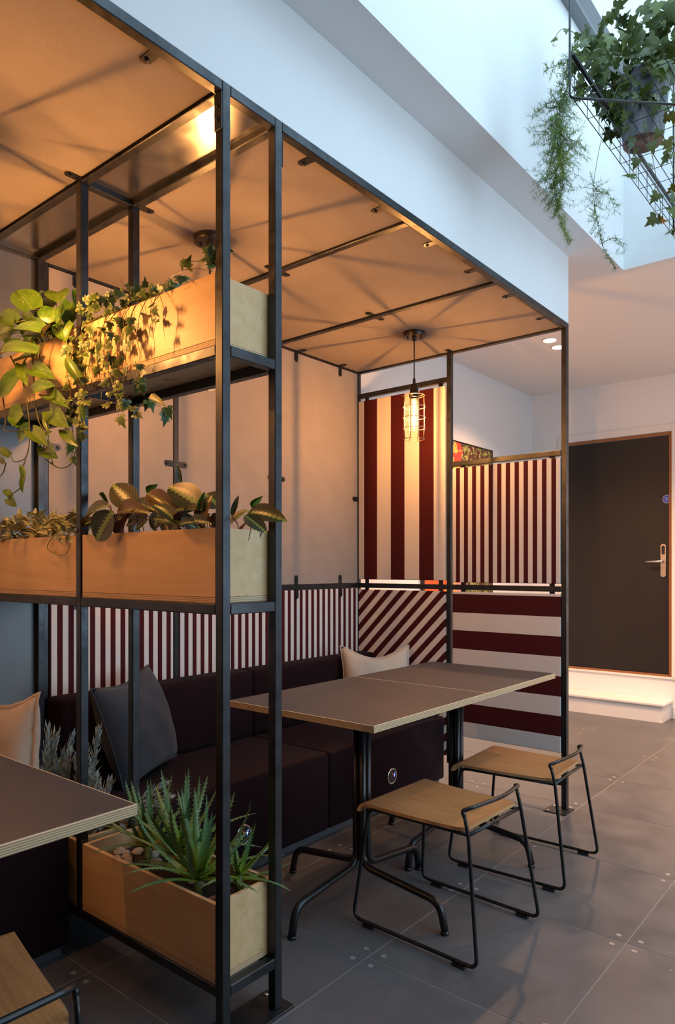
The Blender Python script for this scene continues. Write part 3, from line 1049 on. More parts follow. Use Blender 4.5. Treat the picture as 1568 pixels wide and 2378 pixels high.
planter('plywood planter on the middle shelf at left with small variegated leaves', *LX, 1.1295, 1.325, 1.300)
planter('plywood planter on the lowest shelf holding spiky aloes and pebbles', *RX, .1495, .356, .300)
planter('plywood planter on the lowest shelf at left with silvery foliage', *LX, .1495, .356, .310)

# ================================================================ leaves
def leaf_grid(name, width, rows, cols, fold=.12, curl=.15, cup=0.0, mat=None, wave=0.0):
    """a blade of length 1 along +Y; width(t) gives the half width; V-fold along the midrib, curl towards the tip"""
    V, F = [], []
    for i in range(rows + 1):
        t = i / rows
        hw = max(width(t), .004)
        for j in range(cols + 1):
            s = -1 + 2 * j / cols
            x = s * hw
            back = 0.0
            z = fold * abs(x) + curl * t * (1 - t) * 1.3 - cup * x * x + wave * math.sin(t * 9 + s) * abs(s) * .5
            y = t
            if hasattr(width, 'notch'): y = t - width.notch * abs(s) * (1 - t) ** 4
            V.append((x, y, z))
    for i in range(rows):
        for j in range(cols):
            a = i * (cols + 1) + j
            F.append((a, a + 1, a + cols + 2, a + cols + 1))
    o = mesh_obj(name, V, F, mat, None, smooth=True)
    C.objects.unlink(o)
    return o

def heart(t): return .5 * (math.sin(PI * min(1, .12 + t * .88)) ** .62) * (1 - .28 * t) * 1.06 if t < 1 else 0.0
heart_w = lambda t: heart(t)
class W:
    def __init__(self, f, notch=0.0): self.f, self.notch = f, notch
    def __call__(self, t): return self.f(t)
HEART = W(lambda t: .5 * max(0, math.sin(PI * (.16 + .84 * t))) ** .7 * (1.12 - .25 * t), .14)
OVAL = W(lambda t: .5 * max(0, math.sin(PI * t ** .92)) ** .78, 0)
LANCE = W(lambda t: .5 * max(0, math.sin(PI * t ** .8)) ** .9, 0)

IVY_PTS = [(0, .06), (.16, -.06), (.42, .02), (.50, .20), (.27, .32), (.40, .56), (.17, .58), (0, 1.0), (-.17, .58), (-.40, .56), (-.27, .32), (-.50, .20), (-.42, .02), (-.16, -.06)]
def ivy_leaf(name, mat, droop=.18, fold=.22):
    V = [(0, .36, .05)]
    for x, y in IVY_PTS: V.append((x, y, fold * abs(x) * .6 - droop * (x * x + (y - .3) ** 2)))
    k = len(IVY_PTS)
    F = [(0, 1 + (i + 1) % k, 1 + i) for i in range(k)]
    o = mesh_obj(name, V, F, mat, None, smooth=True)
    C.objects.unlink(o)
    return o

def m_leaf(key, build, rough=0.38, trans=0.0, spec=0.4):
    n = N(key, rough, 0, spec=spec)
    build(n)
    M[key] = n.m
def vary(n, c, amt=.35):
    """different leaves differ a little in tone"""
    info = n.node('ShaderNodeObjectInfo')
    return n.mix(n.ramp(info.outputs['Random'], [(0, (0, 0, 0)), (1, (amt, amt, amt))]), c, n.mix(0.55, c, (0.16, 0.20, 0.02)))

def b_pothos(n):
    v = n.coord(); o = n.sep(v)
    f = n.noise(n.coord((5, 1.2, 1)), 4, 4, .6)
    base = n.ramp(n.noise(v, 3, 3), [(.3, (.030, .090, .006)), (.7, (.082, .180, .014))])
    c = n.mix(n.ramp(f, [(.60, (0, 0, 0)), (.66, (.7, .7, .7))]), base, (.42, .44, .13))
    rib = n.ramp(n.math('ABSOLUTE', o[0]), [(.008, (.6, .6, .6)), (.022, (0, 0, 0))])
    n.color(vary(n, n.mix(rib, c, (.20, .30, .05)), .5))
m_leaf('pothos_leaf', b_pothos, .30)
def b_ivy_var(n):
    v = n.coord(); o = n.sep(v)
    d = n.math('ADD', n.math('MULTIPLY', n.math('ABSOLUTE', o[0]), 1.35), n.math('MULTIPLY', n.math('ABSOLUTE', n.math('SUBTRACT', o[1], .34)), .75))
    d = n.math('ADD', d, n.math('MULTIPLY', n.math('SUBTRACT', n.noise(v, 6, 3), .5), .35))
    green = n.ramp(n.noise(v, 5, 3), [(.3, (.028, .070, .016)), (.7, (.085, .145, .040))])
    n.color(vary(n, n.mix(n.ramp(d, [(.40, (0, 0, 0)), (.47, (.6, .6, .6))]), green, (.34, .37, .15)), .5))
m_leaf('variegated_ivy_leaf', b_ivy_var, .42)
def b_ivy(n):
    v = n.coord(); o = n.sep(v)
    green = n.ramp(n.noise(v, 4, 3), [(.3, (.026, .046, .006)), (.7, (.056, .085, .011))])
    rib = n.ramp(n.math('ABSOLUTE', n.math('SUBTRACT', n.math('ABSOLUTE', o[0]), n.math('MULTIPLY', n.math('ABSOLUTE', n.math('SUBTRACT', o[1], .1)), .5))), [(.008, (.35, .35, .35)), (.02, (0, 0, 0))])
    n.color(vary(n, n.mix(rib, green, (.16, .22, .08)), .7))
m_leaf('green_ivy_leaf', b_ivy, .42)
def b_maranta(n):
    v = n.coord(); o = n.sep(v)
    ax = n.math('ABSOLUTE', o[0])
    base = n.ramp(n.noise(v, 4, 3), [(.3, (.014, .034, .014)), (.7, (.028, .062, .026))])
    # red veins sweep from the midrib to the margin
    w = n.math('FRACT', n.math('MULTIPLY', n.math('SUBTRACT', o[1], n.math('MULTIPLY', n.math('POWER', ax, 1.25), .95)), 9.0))
    vein = n.ramp(w, [(.0, (.75, .75, .75)), (.10, (.75, .75, .75)), (.17, (0, 0, 0))])
    c = n.mix(vein, base, (.24, .050, .024))
    # toothed yellow-green band along the midrib
    tooth = n.math('MULTIPLY', n.math('PINGPONG', n.math('MULTIPLY', o[1], 1.0), .055), 1.5)
    band = n.math('LESS_THAN', ax, n.math('ADD', tooth, .035))
    c = n.mix(band, c, (.22, .28, .075))
    geo = n.node('ShaderNodeNewGeometry')
    info = n.node('ShaderNodeObjectInfo')
    c = n.mix(n.ramp(info.outputs['Random'], [(.84, (0, 0, 0)), (.86, (.5, .5, .5))], 'LINEAR'), c, (.20, .085, .018))
    c = n.mix(geo.outputs['Backfacing'], c, (.13, .030, .018))
    n.color(c)
m_leaf('prayer_leaf', b_maranta, .34)
def b_varieg(n):
    v = n.coord(); o = n.sep(v)
    s = n.noise(n.coord((7, .7, 1)), 2.2, 3, .6)
    n.color(vary(n, n.ramp(s, [(.34, (.055, .105, .022)), (.44, (.13, .18, .05)), (.49, (.58, .54, .32)), (.66, (.66, .60, .38))]), .3))
m_leaf('cream_striped_leaf', b_varieg, .4)
def b_silver(n):
    n.color(n.ramp(n.noise(n.coord(), 30, 2), [(.3, (.27, .32, .29)), (.7, (.43, .48, .44))]))
m_leaf('silver_leaf', b_silver, .6)
def b_aloe(n):
    v = n.coord(); o = n.sep(v)
    c = n.ramp(o[1], [(.0, (.34, .42, .03)), (.25, (.15, .27, .04)), (.55, (.085, .18, .065)), (1.0, (.10, .17, .06))])
    sp = n.noise(v, 26, 1)
    n.color(n.mix(n.ramp(sp, [(.68, (0, 0, 0)), (.72, (.5, .5, .5))]), c, (.28, .34, .20)))
m_leaf('aloe_leaf', b_aloe, .4)
def b_fern(n):
    n.color(n.ramp(n.noise(n.coord(), 9, 2), [(.35, (.060, .120, .010)), (.65, (.17, .25, .03))]))
m_leaf('fern_needle', b_fern, .55)
plain('vine_stem', (.085, .085, .022), .5)
plain('red_stem', (.11, .035, .018), .5)
plain('pale_stem', (.17, .20, .05), .5)

P_POTHOS = [leaf_grid('leaf', HEART, 6, 4, fold=.30, curl=c, mat=M['pothos_leaf']) for c in (.10, .26, .40)]
P_IVYV = [ivy_leaf('leaf', M['variegated_ivy_leaf'], d, f) for d, f in ((.20, .25), (.45, .5), (.1, -.2))]
P_IVY = [ivy_leaf('leaf', M['green_ivy_leaf'], d, f) for d, f in ((.20, .25), (.40, .4), (.1, -.15))]
P_MAR = [leaf_grid('leaf', OVAL, 9, 4, fold=f, curl=c, mat=M['prayer_leaf']) for c, f in ((.10, .18), (.28, .25), (.45, .35))]
P_ROLL = leaf_grid('rolled_leaf', LANCE, 6, 4, fold=1.6, curl=.05, mat=M['pothos_leaf'])
P_VAR = [leaf_grid('leaf', LANCE, 5, 4, fold=f, curl=c, mat=M['cream_striped_leaf']) for c, f in ((.15, .35), (.40, .45), (.6, .3))]

def put_leaf(proto, parent, base, tip, width, face, name='leaf'):
    """stretch a leaf from base to tip (world), its upper side towards face"""
    b, t = Vector(base), Vector(tip)
    y = t - b; L = y.length
    if L < 1e-4: return None
    y.normalize()
    f = Vector(face)
    z = f - y * f.dot(y)
    if z.length < 1e-3: z = y.orthogonal()
    z.normalize()
    x = y.cross(z)
    c = bpy.data.objects.new(name, proto.data)
    link(c, parent)
    c.rotation_euler = Matrix((x, y, z)).transposed().to_euler()
    c.location = b - origin_of(parent)
    c.scale = (width, L, (width + L) / 2)
    return c

def vine(parent, pts, r, mat, name='stem', n=5, taper=.6):
    o = origin_of(parent)
    pts = [Vector(p) for p in pts]
    # smooth the polyline a little
    sm = []
    for i in range(len(pts) - 1):
        p0 = pts[max(i - 1, 0)]; p1 = pts[i]; p2 = pts[i + 1]; p3 = pts[min(i + 2, len(pts) - 1)]
        for k in range(3):
            t = k / 3
            sm.append(.5 * ((2 * p1) + (p2 - p0) * t + (2 * p0 - 5 * p1 + 4 * p2 - p3) * t * t + (3 * p1 - p0 - 3 * p2 + p3) * t ** 3))
    sm.append(pts[-1])
    g = Geo(); g.tube([p - o for p in sm], r, n, taper)
    g.build(name, mat, parent)
    return sm

FRONT = Vector((.62, -.72, .32))

# ---------------------------------------------------------------- pothos, top shelf left
rnd = random.Random(11)
POTHOS= [(-0.855, 1.132, 2.06, -0.933, 1.12, 2.138, 0.072), (-0.85, 1.217, 2.141, -0.826, 1.206, 2.095, 0.063), (-0.776, 1.167, 2.055, -0.772, 1.161, 1.995, 0.075), (-0.829, 1.163, 1.984, -0.92, 1.164, 2.058, 0.03), (-0.768, 1.128, 1.959, -0.986, 1.118, 2.006, 0.043), (-0.702, 1.131, 1.979, -0.774, 1.123, 1.945, 0.034), (-1.002, 1.15, 2.055, -1.104, 1.138, 2.104, 0.049), (-0.997, 1.141, 2.043, -1.12, 1.146, 2.043, 0.038), (-1.086, 1.18, 2.052, -1.218, 1.182, 2.045, 0.043), (-1.036, 1.169, 1.991, -1.159, 1.159, 1.983, 0.045), (-0.857, 1.164, 1.98, -0.99, 1.163, 2.007, 0.041), (-0.82, 1.127, 1.91, -1.071, 1.13, 1.952, 0.035), (-0.89, 1.161, 1.921, -1.027, 1.149, 1.922, 0.035), (-0.738, 1.153, 1.972, -0.68, 1.152, 1.923, 0.027), (-0.66, 1.16, 1.978, -0.677, 1.15, 1.923, 0.024), (-0.768, 1.219, 2.085, -0.771, 1.207, 2.004, 0.049), (-0.909, 1.233, 2.11, -0.998, 1.236, 2.152, 0.033), (-0.95, 1.201, 2.133, -0.893, 1.193, 2.145, 0.022), (-0.896, 1.152, 1.877, -0.74, 1.149, 1.817, 0.043), (-0.862, 1.141, 1.794, -0.728, 1.144, 1.794, 0.04), (-0.981, 1.16, 1.909, -0.929, 1.154, 1.826, 0.033), (-0.962, 1.133, 1.863, -1.066, 1.127, 1.807, 0.046), (-0.56, 1.12, 1.786, -0.614, 1.112, 1.854, 0.025), (-0.811, 1.159, 1.781, -0.647, 1.146, 1.709, 0.038), (-0.751, 1.136, 1.716, -0.636, 1.135, 1.649, 0.047), (-0.947, 1.143, 1.745, -1.017, 1.14, 1.708, 0.05), (-1.044, 1.189, 2.093, -0.926, 1.182, 2.044, 0.034), (-1.131, 1.225, 2.141, -1.193, 1.215, 2.12, 0.038), (-0.844, 1.227, 2.075, -0.753, 1.217, 2.035, 0.033), (-0.959, 1.174, 1.99, -0.916, 1.165, 1.958, 0.033), (-0.979, 1.196, 2.08, -1.058, 1.196, 2.084, 0.027), (-0.679, 1.145, 1.65, -0.597, 1.142, 1.588, 0.031), (-0.828, 1.162, 1.612, -0.728, 1.15, 1.565, 0.045), (-0.866, 1.137, 1.665, -0.749, 1.127, 1.604, 0.04), (-0.923, 1.158, 1.688, -0.997, 1.156, 1.651, 0.038), (-1.028, 1.142, 1.604, -1.092, 1.135, 1.635, 0.023), (-0.931, 1.14, 1.532, -0.943, 1.135, 1.567, 0.015), (-0.913, 1.136, 1.525, -0.928, 1.136, 1.47, 0.02), (-1.066, 1.162, 1.466, -1.124, 1.167, 1.497, 0.02), (-1.074, 1.157, 1.462, -1.02, 1.162, 1.431, 0.025), (-0.769, 1.136, 1.705, -0.744, 1.127, 1.646, 0.02), (-0.829, 1.164, 1.644, -0.791, 1.165, 1.661, 0.02), (-1.08, 1.147, 1.586, -1.127, 1.152, 1.609, 0.016), (-0.832, 1.154, 1.613, -0.855, 1.156, 1.591, 0.022), (-0.959, 1.144, 1.697, -1.013, 1.134, 1.738, 0.038)]
POTHOS_VINES= [[(-0.889, 1.15, 1.969), (-0.889, 1.15, 1.844), (-0.889, 1.15, 1.779), (-0.854, 1.15, 1.699), (-0.815, 1.15, 1.655), (-0.81, 1.15, 1.585), (-0.777, 1.15, 1.553), (-0.725, 1.15, 1.536), (-0.667, 1.15, 1.545), (-0.631, 1.15, 1.572), (-0.623, 1.15, 1.592)], [(-1.036, 1.15, 1.947), (-0.977, 1.15, 1.859), (-0.94, 1.15, 1.769), (-0.904, 1.15, 1.683), (-0.899, 1.15, 1.62), (-0.94, 1.15, 1.586), (-1.02, 1.15, 1.584), (-1.047, 1.15, 1.607)], [(-0.935, 1.15, 1.586), (-0.951, 1.15, 1.534), (-0.972, 1.15, 1.5), (-1.025, 1.15, 1.467), (-1.058, 1.15, 1.459)], [(-1.108, 1.15, 1.866), (-1.091, 1.15, 1.81), (-1.091, 1.15, 1.731), (-1.075, 1.15, 1.697), (-0.982, 1.15, 1.683), (-0.904, 1.15, 1.681)], [(-1.086, 1.15, 1.587), (-1.108, 1.15, 1.558), (-1.131, 1.15, 1.541)], [(-0.805, 1.15, 1.977), (-0.844, 1.15, 1.911), (-0.825, 1.15, 1.858), (-0.758, 1.15, 1.773), (-0.781, 1.15, 1.704)], [(-0.763, 1.15, 1.552), (-0.758, 1.15, 1.566)]]
pl = thing('pothos_plant', 'pothos with large heart shaped leaves trailing from the top left planter', 'plant', (-.95, 1.29, 1.955))
for i, (bx, by, bz, tx, ty, tz, w) in enumerate(POTHOS):
    f = FRONT + Vector((rnd.uniform(-.45, .45), rnd.uniform(-.2, .3), rnd.uniform(-.35, .45)))
    put_leaf(P_POTHOS[i % 3], pl, (bx, by, bz), (tx, ty, tz), w * 1.28, f)
    if bz > 1.86 and i % 2 == 0:
        vine(pl, [(bx, by, bz), ((bx - .95) / 2 + .01, (by + 1.27) / 2, max(bz, 1.99) + .012), (-.95 + (bx + .95) * .55, 1.27, 1.95)], .0019, M['pale_stem'], 'leaf_stalk')
for k in range(16):
    b = Vector((-1.24 + .033 * k + rnd.uniform(-.02, .02), rnd.uniform(1.20, 1.30), rnd.uniform(1.985, 2.07)))
    d = Vector((rnd.uniform(-.8, .8), rnd.uniform(-.9, .1), rnd.uniform(-.35, .75))).normalized()
    L = rnd.uniform(.06, .09)
    put_leaf(P_POTHOS[k % 3], pl, b, b + d * L, L * .8, Vector((.45, -.55, .8)) + Vector((rnd.uniform(-.5, .5), rnd.uniform(-.4, .4), 0)))
    vine(pl, [b, b + Vector((0, .02, -.03)), (b.x + rnd.uniform(-.02, .02), 1.28, 1.955)], .0018, M['pale_stem'], 'leaf_stalk')
for l in POTHOS_VINES:
    vine(pl, [(x, y + rnd.uniform(-.01, .01), z) for x, y, z in l], .0026, M['vine_stem'])
vine(pl, [(-1.0, 1.27, 1.95), (-.93, 1.20, 2.0), (-.90, 1.165, 1.95), (-.89, 1.15, 1.88)], .0028, M['vine_stem'])

# ---------------------------------------------------------------- variegated ivy, top shelf right
iv = thing('trailing_ivy', 'variegated ivy spilling over the front of the top shelf planter beside the aisle', 'plant', (-.40, 1.29, 1.955))
rnd = random.Random(5)
def ivy_at(parent, protos, p, size, face=FRONT, spread=.8, down=.5):
    d = Vector((rnd.uniform(-1, 1), rnd.uniform(-.5, .25), rnd.uniform(-1, 1) - down)).normalized()
    f = Vector(face) + Vector((rnd.uniform(-spread, spread), rnd.uniform(-spread, spread) * .6, rnd.uniform(-spread, spread)))
    b = Vector(p)
    put_leaf(rnd.choice(protos), parent, b, b + d * size, size * rnd.uniform(.8, 1.0), f)
# mound along the rim
for k in range(128):
    u = rnd.random() ** 1.25
    x = -.665 + u * .47
    h = .020 + .055 * math.sin(PI * min(1, .22 + u * .8)) * rnd.random()
    ivy_at(iv, P_IVYV, (x, rnd.uniform(1.165, 1.30), 1.975 + h), rnd.uniform(.026, .042), down=.1)
# tuft at the right end and a long runner towards it
for p in ((-.085, 1.20, 2.035), (-.065, 1.21, 2.045), (-.05, 1.20, 2.03), (-.04, 1.22, 2.05), (-.03, 1.21, 2.02), (-.06, 1.22, 2.01), (-.045, 1.20, 2.005), (-.145, 1.19, 2.02), (-.16, 1.19, 2.005), (-.15, 1.19, 2.045)):
    ivy_at(iv, P_IVYV, p, rnd.uniform(.036, .050), down=-.2)
vine(iv, [(-.30, 1.21, 1.985), (-.22, 1.19, 2.012), (-.13, 1.19, 2.015), (-.05, 1.20, 1.99)], .0013, M['red_stem'])
vine(iv, [(-.04, 1.21, 1.96), (-.045, 1.205, 2.02), (-.11, 1.195, 2.03), (-.16, 1.19, 2.045)], .0012, M['red_stem'])
vine(iv, [(-.35, 1.2, 1.99), (-.43, 1.2, 2.04), (-.45, 1.19, 2.07)], .0012, M['red_stem'])
# strands hanging in front of the box
strands = [(-.655, 1.60), (-.645, 1.69), (-.62, 1.64), (-.60, 1.78), (-.585, 1.70), (-.55, 1.80), (-.525, 1.76), (-.50, 1.84), (-.47, 1.74), (-.44, 1.82), (-.42, 1.70), (-.40, 1.80), (-.37, 1.72), (-.35, 1.86), (-.32, 1.78), (-.28, 1.88), (-.25, 1.84), (-.685, 1.88), (-.70, 1.72)]
for x, zend in strands:
    p = Vector((x + .01, 1.195, 1.985)); pts = [Vector((x + .03, 1.23, 1.965)), p.copy()]
    yy = rnd.uniform(1.150, 1.178)
    z = 1.975; xx = x
    while z > zend:
        z -= rnd.uniform(.028, .045); xx += rnd.uniform(-.014, .012)
        pts.append(Vector((xx, yy + rnd.uniform(-.006, .004), z)))
    sm = vine(iv, pts, .0011, M['red_stem'])
    for q in pts[2:]:
        if rnd.random() < .86:
            ivy_at(iv, P_IVYV, q, rnd.uniform(.026, .048), down=.5)
# runners below the shelf edge
for l in ([(-.47, 1.165, 1.80), (-.43, 1.16, 1.74), (-.37, 1.155, 1.69), (-.32, 1.155, 1.665), (-.25, 1.155, 1.675), (-.19, 1.155, 1.64)],
          [(-.62, 1.16, 1.70), (-.60, 1.155, 1.66), (-.575, 1.155, 1.64)], [(-.33, 1.16, 1.80), (-.31, 1.155, 1.75), (-.29, 1.155, 1.73)]):
    vine(iv, l, .0013, M['pale_stem'])
    for q in l[1:]:
        for _ in range(2): ivy_at(iv, P_IVYV, Vector(q) + Vector((rnd.uniform(-.015, .015), 0, rnd.uniform(-.012, .012))), rnd.uniform(.026, .042))
put_leaf(P_VAR[1], iv, (-.262, 1.155, 1.685), (-.172, 1.15, 1.645), .022, FRONT)

# ---------------------------------------------------------------- prayer plant, middle shelf right
MARANTA= [(-0.454, 1.169, 1.388, -0.528, 1.16, 1.302, 0.071), (-0.499, 1.189, 1.409, -0.663, 1.193, 1.356, 0.051), (-0.514, 1.218, 1.377, -0.322, 1.206, 1.376, 0.045), (-0.444, 1.245, 1.393, -0.561, 1.236, 1.48, 0.064), (-0.462, 1.243, 1.411, -0.32, 1.237, 1.382, 0.039), (-0.256, 1.248, 1.375, -0.386, 1.238, 1.439, 0.044), (-0.174, 1.275, 1.388, -0.326, 1.27, 1.459, 0.064), (-0.185, 1.207, 1.338, -0.296, 1.196, 1.398, 0.033), (-0.14, 1.196, 1.339, -0.036, 1.186, 1.335, 0.025), (-0.13, 1.302, 1.388, -0.191, 1.292, 1.429, 0.051), (-0.227, 1.225, 1.336, -0.333, 1.222, 1.361, 0.028), (-0.094, 1.187, 1.34, -0.175, 1.192, 1.333, 0.019), (-0.136, 1.246, 1.357, -0.13, 1.243, 1.43, 0.01), (-0.057, 1.273, 1.359, -0.023, 1.268, 1.414, 0.012), (-0.348, 1.335, 1.471, -0.367, 1.331, 1.536, 0.013), (0.02, 1.247, 1.358, 0.109, 1.242, 1.307, 0.031), (-0.038, 1.315, 1.372, 0.115, 1.31, 1.34, 0.041), (-0.162, 1.257, 1.379, -0.234, 1.26, 1.375, 0.024), (-0.328, 1.203, 1.36, -0.388, 1.2, 1.333, 0.028), (-0.611, 1.215, 1.368, -0.696, 1.208, 1.349, 0.031), (-0.374, 1.307, 1.376, -0.244, 1.299, 1.394, 0.047), (-0.418, 1.267, 1.376, -0.539, 1.27, 1.355, 0.039), (-0.201, 1.326, 1.34, -0.133, 1.315, 1.365, 0.037), (-0.452, 1.334, 1.381, -0.378, 1.332, 1.434, 0.04), (-0.028, 1.335, 1.377, 0.005, 1.33, 1.415, 0.005), (-0.503, 1.334, 1.451, -0.459, 1.333, 1.481, 0.004), (-0.583, 1.243, 1.404, -0.648, 1.243, 1.455, 0.005)]
mp = thing('prayer_plant', 'prayer plant with dark red veined leaves in the middle shelf planter', 'plant', (-.34, 1.29, 1.295))
rnd = random.Random(8)
for i, (bx, by, bz, tx, ty, tz, w) in enumerate(MARANTA):
    f = FRONT + Vector((rnd.uniform(-.3, .3), rnd.uniform(-.2, .2), rnd.uniform(-.05, .5)))
    L = (Vector((tx, ty, tz)) - Vector((bx, by, bz))).length
    if w < .17 * L: put_leaf(P_ROLL, mp, (bx, by, bz), (tx, ty, tz), max(w * 1.6, .012), f, 'rolled_leaf')
    else:
        put_leaf(P_MAR[i % 3], mp, (bx, by, bz), (tx, ty, tz), w * 1.3, f)
    vine(mp, [(bx, by, bz), (bx + .004, by + .02, min(bz, 1.335)), (bx + rnd.uniform(-.01, .01), max(by + .02, 1.25), 1.293)], .0017, M['red_stem'], 'leaf_stalk')

for k in range(20):
    b = Vector((-.62 + .029 * k + rnd.uniform(-.015, .015), rnd.uniform(1.215, 1.36), rnd.uniform(1.318, 1.345)))
    d = Vector((rnd.uniform(-.9, .9), rnd.uniform(-.6, .3), rnd.uniform(-.05, .6))).normalized()
    L = rnd.uniform(.075, .12)
    put_leaf(P_MAR[k % 3], mp, b, b + d * L, L * .58, Vector((.3, -.5, .8)) + Vector((rnd.uniform(-.4, .4), rnd.uniform(-.4, .4), 0)))
    vine(mp, [b, b + Vector((0, .005, -.02)), (b.x, b.y + .01, 1.293)], .0016, M['red_stem'], 'leaf_stalk')

# ---------------------------------------------------------------- variegated small leaves, middle shelf left
vp = thing('variegated_plant', 'bushy plant with small cream striped leaves in the middle left planter', 'plant', (-1.0, 1.29, 1.30))
rnd = random.Random(21)
for k in range(250):
    u = rnd.random()
    x = -1.28 + u * .585
    top = 1.345 + .030 * math.sin(u * 5) + .075 * u * u
    z = 1.315 + (top + .012 - 1.315) * rnd.random() ** .6
    b = Vector((x, rnd.uniform(1.185, 1.33), z))
    d = Vector((rnd.uniform(-1, 1), rnd.uniform(-1, .2), rnd.uniform(-.3, .8))).normalized()
    L = rnd.uniform(.036, .064)
    put_leaf(rnd.choice(P_VAR), vp, b, b + d * L, L * rnd.uniform(.34, .46), Vector((.3, -.4, 1)) + Vector((rnd.uniform(-.6, .6), rnd.uniform(-.6, .6), 0)))
for k in range(12):
    x = -1.26 + k * .049
    vine(vp, [(x, 1.28, 1.30), (x + rnd.uniform(-.02, .02), 1.26, 1.34), (x + rnd.uniform(-.03, .03), 1.22, 1.365 + .06 * (k / 11) ** 2)], .0015, M['pale_stem'])
tl = [(-.828, 1.21, 1.345), (-.842, 1.183, 1.310), (-.845, 1.178, 1.284), (-.80, 1.178, 1.268), (-.769, 1.178, 1.262), (-.725, 1.178, 1.268), (-.705, 1.178, 1.301)]
vine(vp, tl, .0017, M['pale_stem'])
for b, t in (((-.80, 1.175, 1.315), (-.76, 1.17, 1.325)), ((-.76, 1.175, 1.318), (-.725, 1.17, 1.29)), ((-.71, 1.175, 1.30), (-.695, 1.17, 1.335)), ((-.70, 1.175, 1.31), (-.675, 1.17, 1.30)), ((-.83, 1.175, 1.32), (-.80, 1.17, 1.345))):
    put_leaf(P_VAR[0], vp, b, t, .018, FRONT)

# ---------------------------------------------------------------- silvery shrub, lowest shelf left
sp = thing('silver_shrub', 'silvery grey shrub with narrow leaves behind the near table corner', 'plant', (-.97, 1.30, .31))
rnd = random.Random(31)
def shoot_mesh(seed, h):
    rr = random.Random(seed)
    g = Geo()
    g.tube([(0, 0, 0), (rr.uniform(-.01, .01), rr.uniform(-.01, .01), h * .5), (rr.uniform(-.02, .02), rr.uniform(-.02, .02), h)], .0022, 5, .5)
    nlev = int(h / .0085)
    for k in range(nlev):
        t = .12 + .88 * k / nlev
        for q in range(2):
            a = k * 2.4 + q * PI + rr.uniform(-.4, .4)
            L = rr.uniform(.044, .066) * (1 - .35 * t)
            el = .45 + .75 * t + rr.uniform(-.15, .15)
            d = Vector((math.cos(a) * math.cos(el), math.sin(a) * math.cos(el), math.sin(el)))
            s = d.cross(Vector((0, 0, 1))).normalized() * .0055
            up = s.cross(d).normalized()
            b = Vector((0, 0, h * t))
            m = b + d * L * .5
            g.add([b, m + s - up * .001, m - s - up * .001, b + d * L + up * L * .12, m + up * .0016], [(0, 1, 4), (0, 4, 2), (1, 3, 4), (4, 3, 2)])
    o = g.build('shoot', M['silver_leaf'], None)
    C.objects.unlink(o)
    return o
SHOOTS = [shoot_mesh(k, h) for k, h in ((1, .34), (2, .29), (3, .22), (4, .32))]
spots = [(-1.24 + .038 * k + rnd.uniform(-.012, .012), rnd.uniform(1.215, 1.385)) for k in range(15)] + [(-1.24 + .036 * k, rnd.uniform(1.22, 1.38)) for k in range(15)] + [(-1.1 + .04 * k, rnd.uniform(1.22, 1.30)) for k in range(10)]
for k, (x, y) in enumerate(spots):
    c = bpy.data.objects.new('shoot', SHOOTS[k % 4].data)
    link(c, sp); c['kind'] = 'stuff'
    c.location = Vector((x, y, .305)) - origin_of(sp)
    e = max(0, (x + .85) / .15)
    c.rotation_euler = (rnd.uniform(-.25, .25), rnd.uniform(-.2, .25) + .4 * max(0, e), rnd.uniform(0, 6))
    s = rnd.uniform(.8, 1.08) * (1 - .28 * max(0, min(1, e)))
    c.scale = (s, s, s)
for x, y, ry in ((-.745, 1.36, .9), (-.73, 1.34, 1.1)):
    c = bpy.data.objects.new('shoot', SHOOTS[2].data); link(c, sp); c['kind'] = 'stuff'
    c.location = Vector((x, y, .36)) - origin_of(sp); c.rotation_euler = (-.25, ry, .3)

# ---------------------------------------------------------------- aloes, lowest shelf right
def aloe_mesh(seed, bend, wid=.068):
    rr = random.Random(seed)
    rows = 9
    V, F = [], []
    a = 0.0
    p = Vector((0, 0, 0))
    cur = 0
    cs = []
    for i in range(rows + 1):
        t = i / rows
        ang = bend * (t ** 1.3)
        cs.append((p.copy(), ang))
        p = p + Vector((0, math.cos(ang), -math.sin(ang))) / rows
    g = Geo()
    for i, (c, ang) in enumerate(cs):
        t = i / rows
        w = wid * (1 - t) ** .75 + .002
        th = wid * .32 * (1 - t) ** .8 + .001
        up = Vector((0, math.sin(ang), math.cos(ang)))
        for x, h in ((-1, .35), (-.5, .0), (0, -.12), (.5, .0), (1, .35), (.55, -.75), (-.55, -.75)):
            V.append(c + Vector((x * w, 0, 0)) + up * (h * th))
    for i in range(rows):
        for k in range(7):
            k2 = (k + 1) % 7
            F.append((i * 7 + k, i * 7 + k2, (i + 1) * 7 + k2, (i + 1) * 7 + k))
    g.add(V, F)
    for s in (-1, 1):
        for q in range(17):
            t = .06 + .88 * q / 17
            i = min(int(t * rows), rows - 1); fr = t * rows - i
            c = cs[i][0].lerp(cs[i + 1][0], fr); ang = cs[i][1] + (cs[i + 1][1] - cs[i][1]) * fr
            up = Vector((0, math.sin(ang), math.cos(ang))); fw = Vector((0, math.cos(ang), -math.sin(ang)))
            w = wid * (1 - t) ** .75 + .002; th = wid * .32 * (1 - t) ** .8
            b = c + Vector((s * w * .98, 0, 0)) + up * .3 * th
            g.add([b - fw * .011, b + fw * .011, b + Vector((s * .026, 0, 0)) + fw * .014 + up * .006], [(0, 1, 2) if s > 0 else (1, 0, 2)])
    o = g.build('leaf', M['aloe_leaf'], None)
    sharp_smooth(o, 70)
    C.objects.unlink(o)
    return o
ALOE = [aloe_mesh(1, .25, .062), aloe_mesh(2, -.65, .052), aloe_mesh(3, .9, .054), aloe_mesh(4, 1.35, .06)]
rnd = random.Random(77)
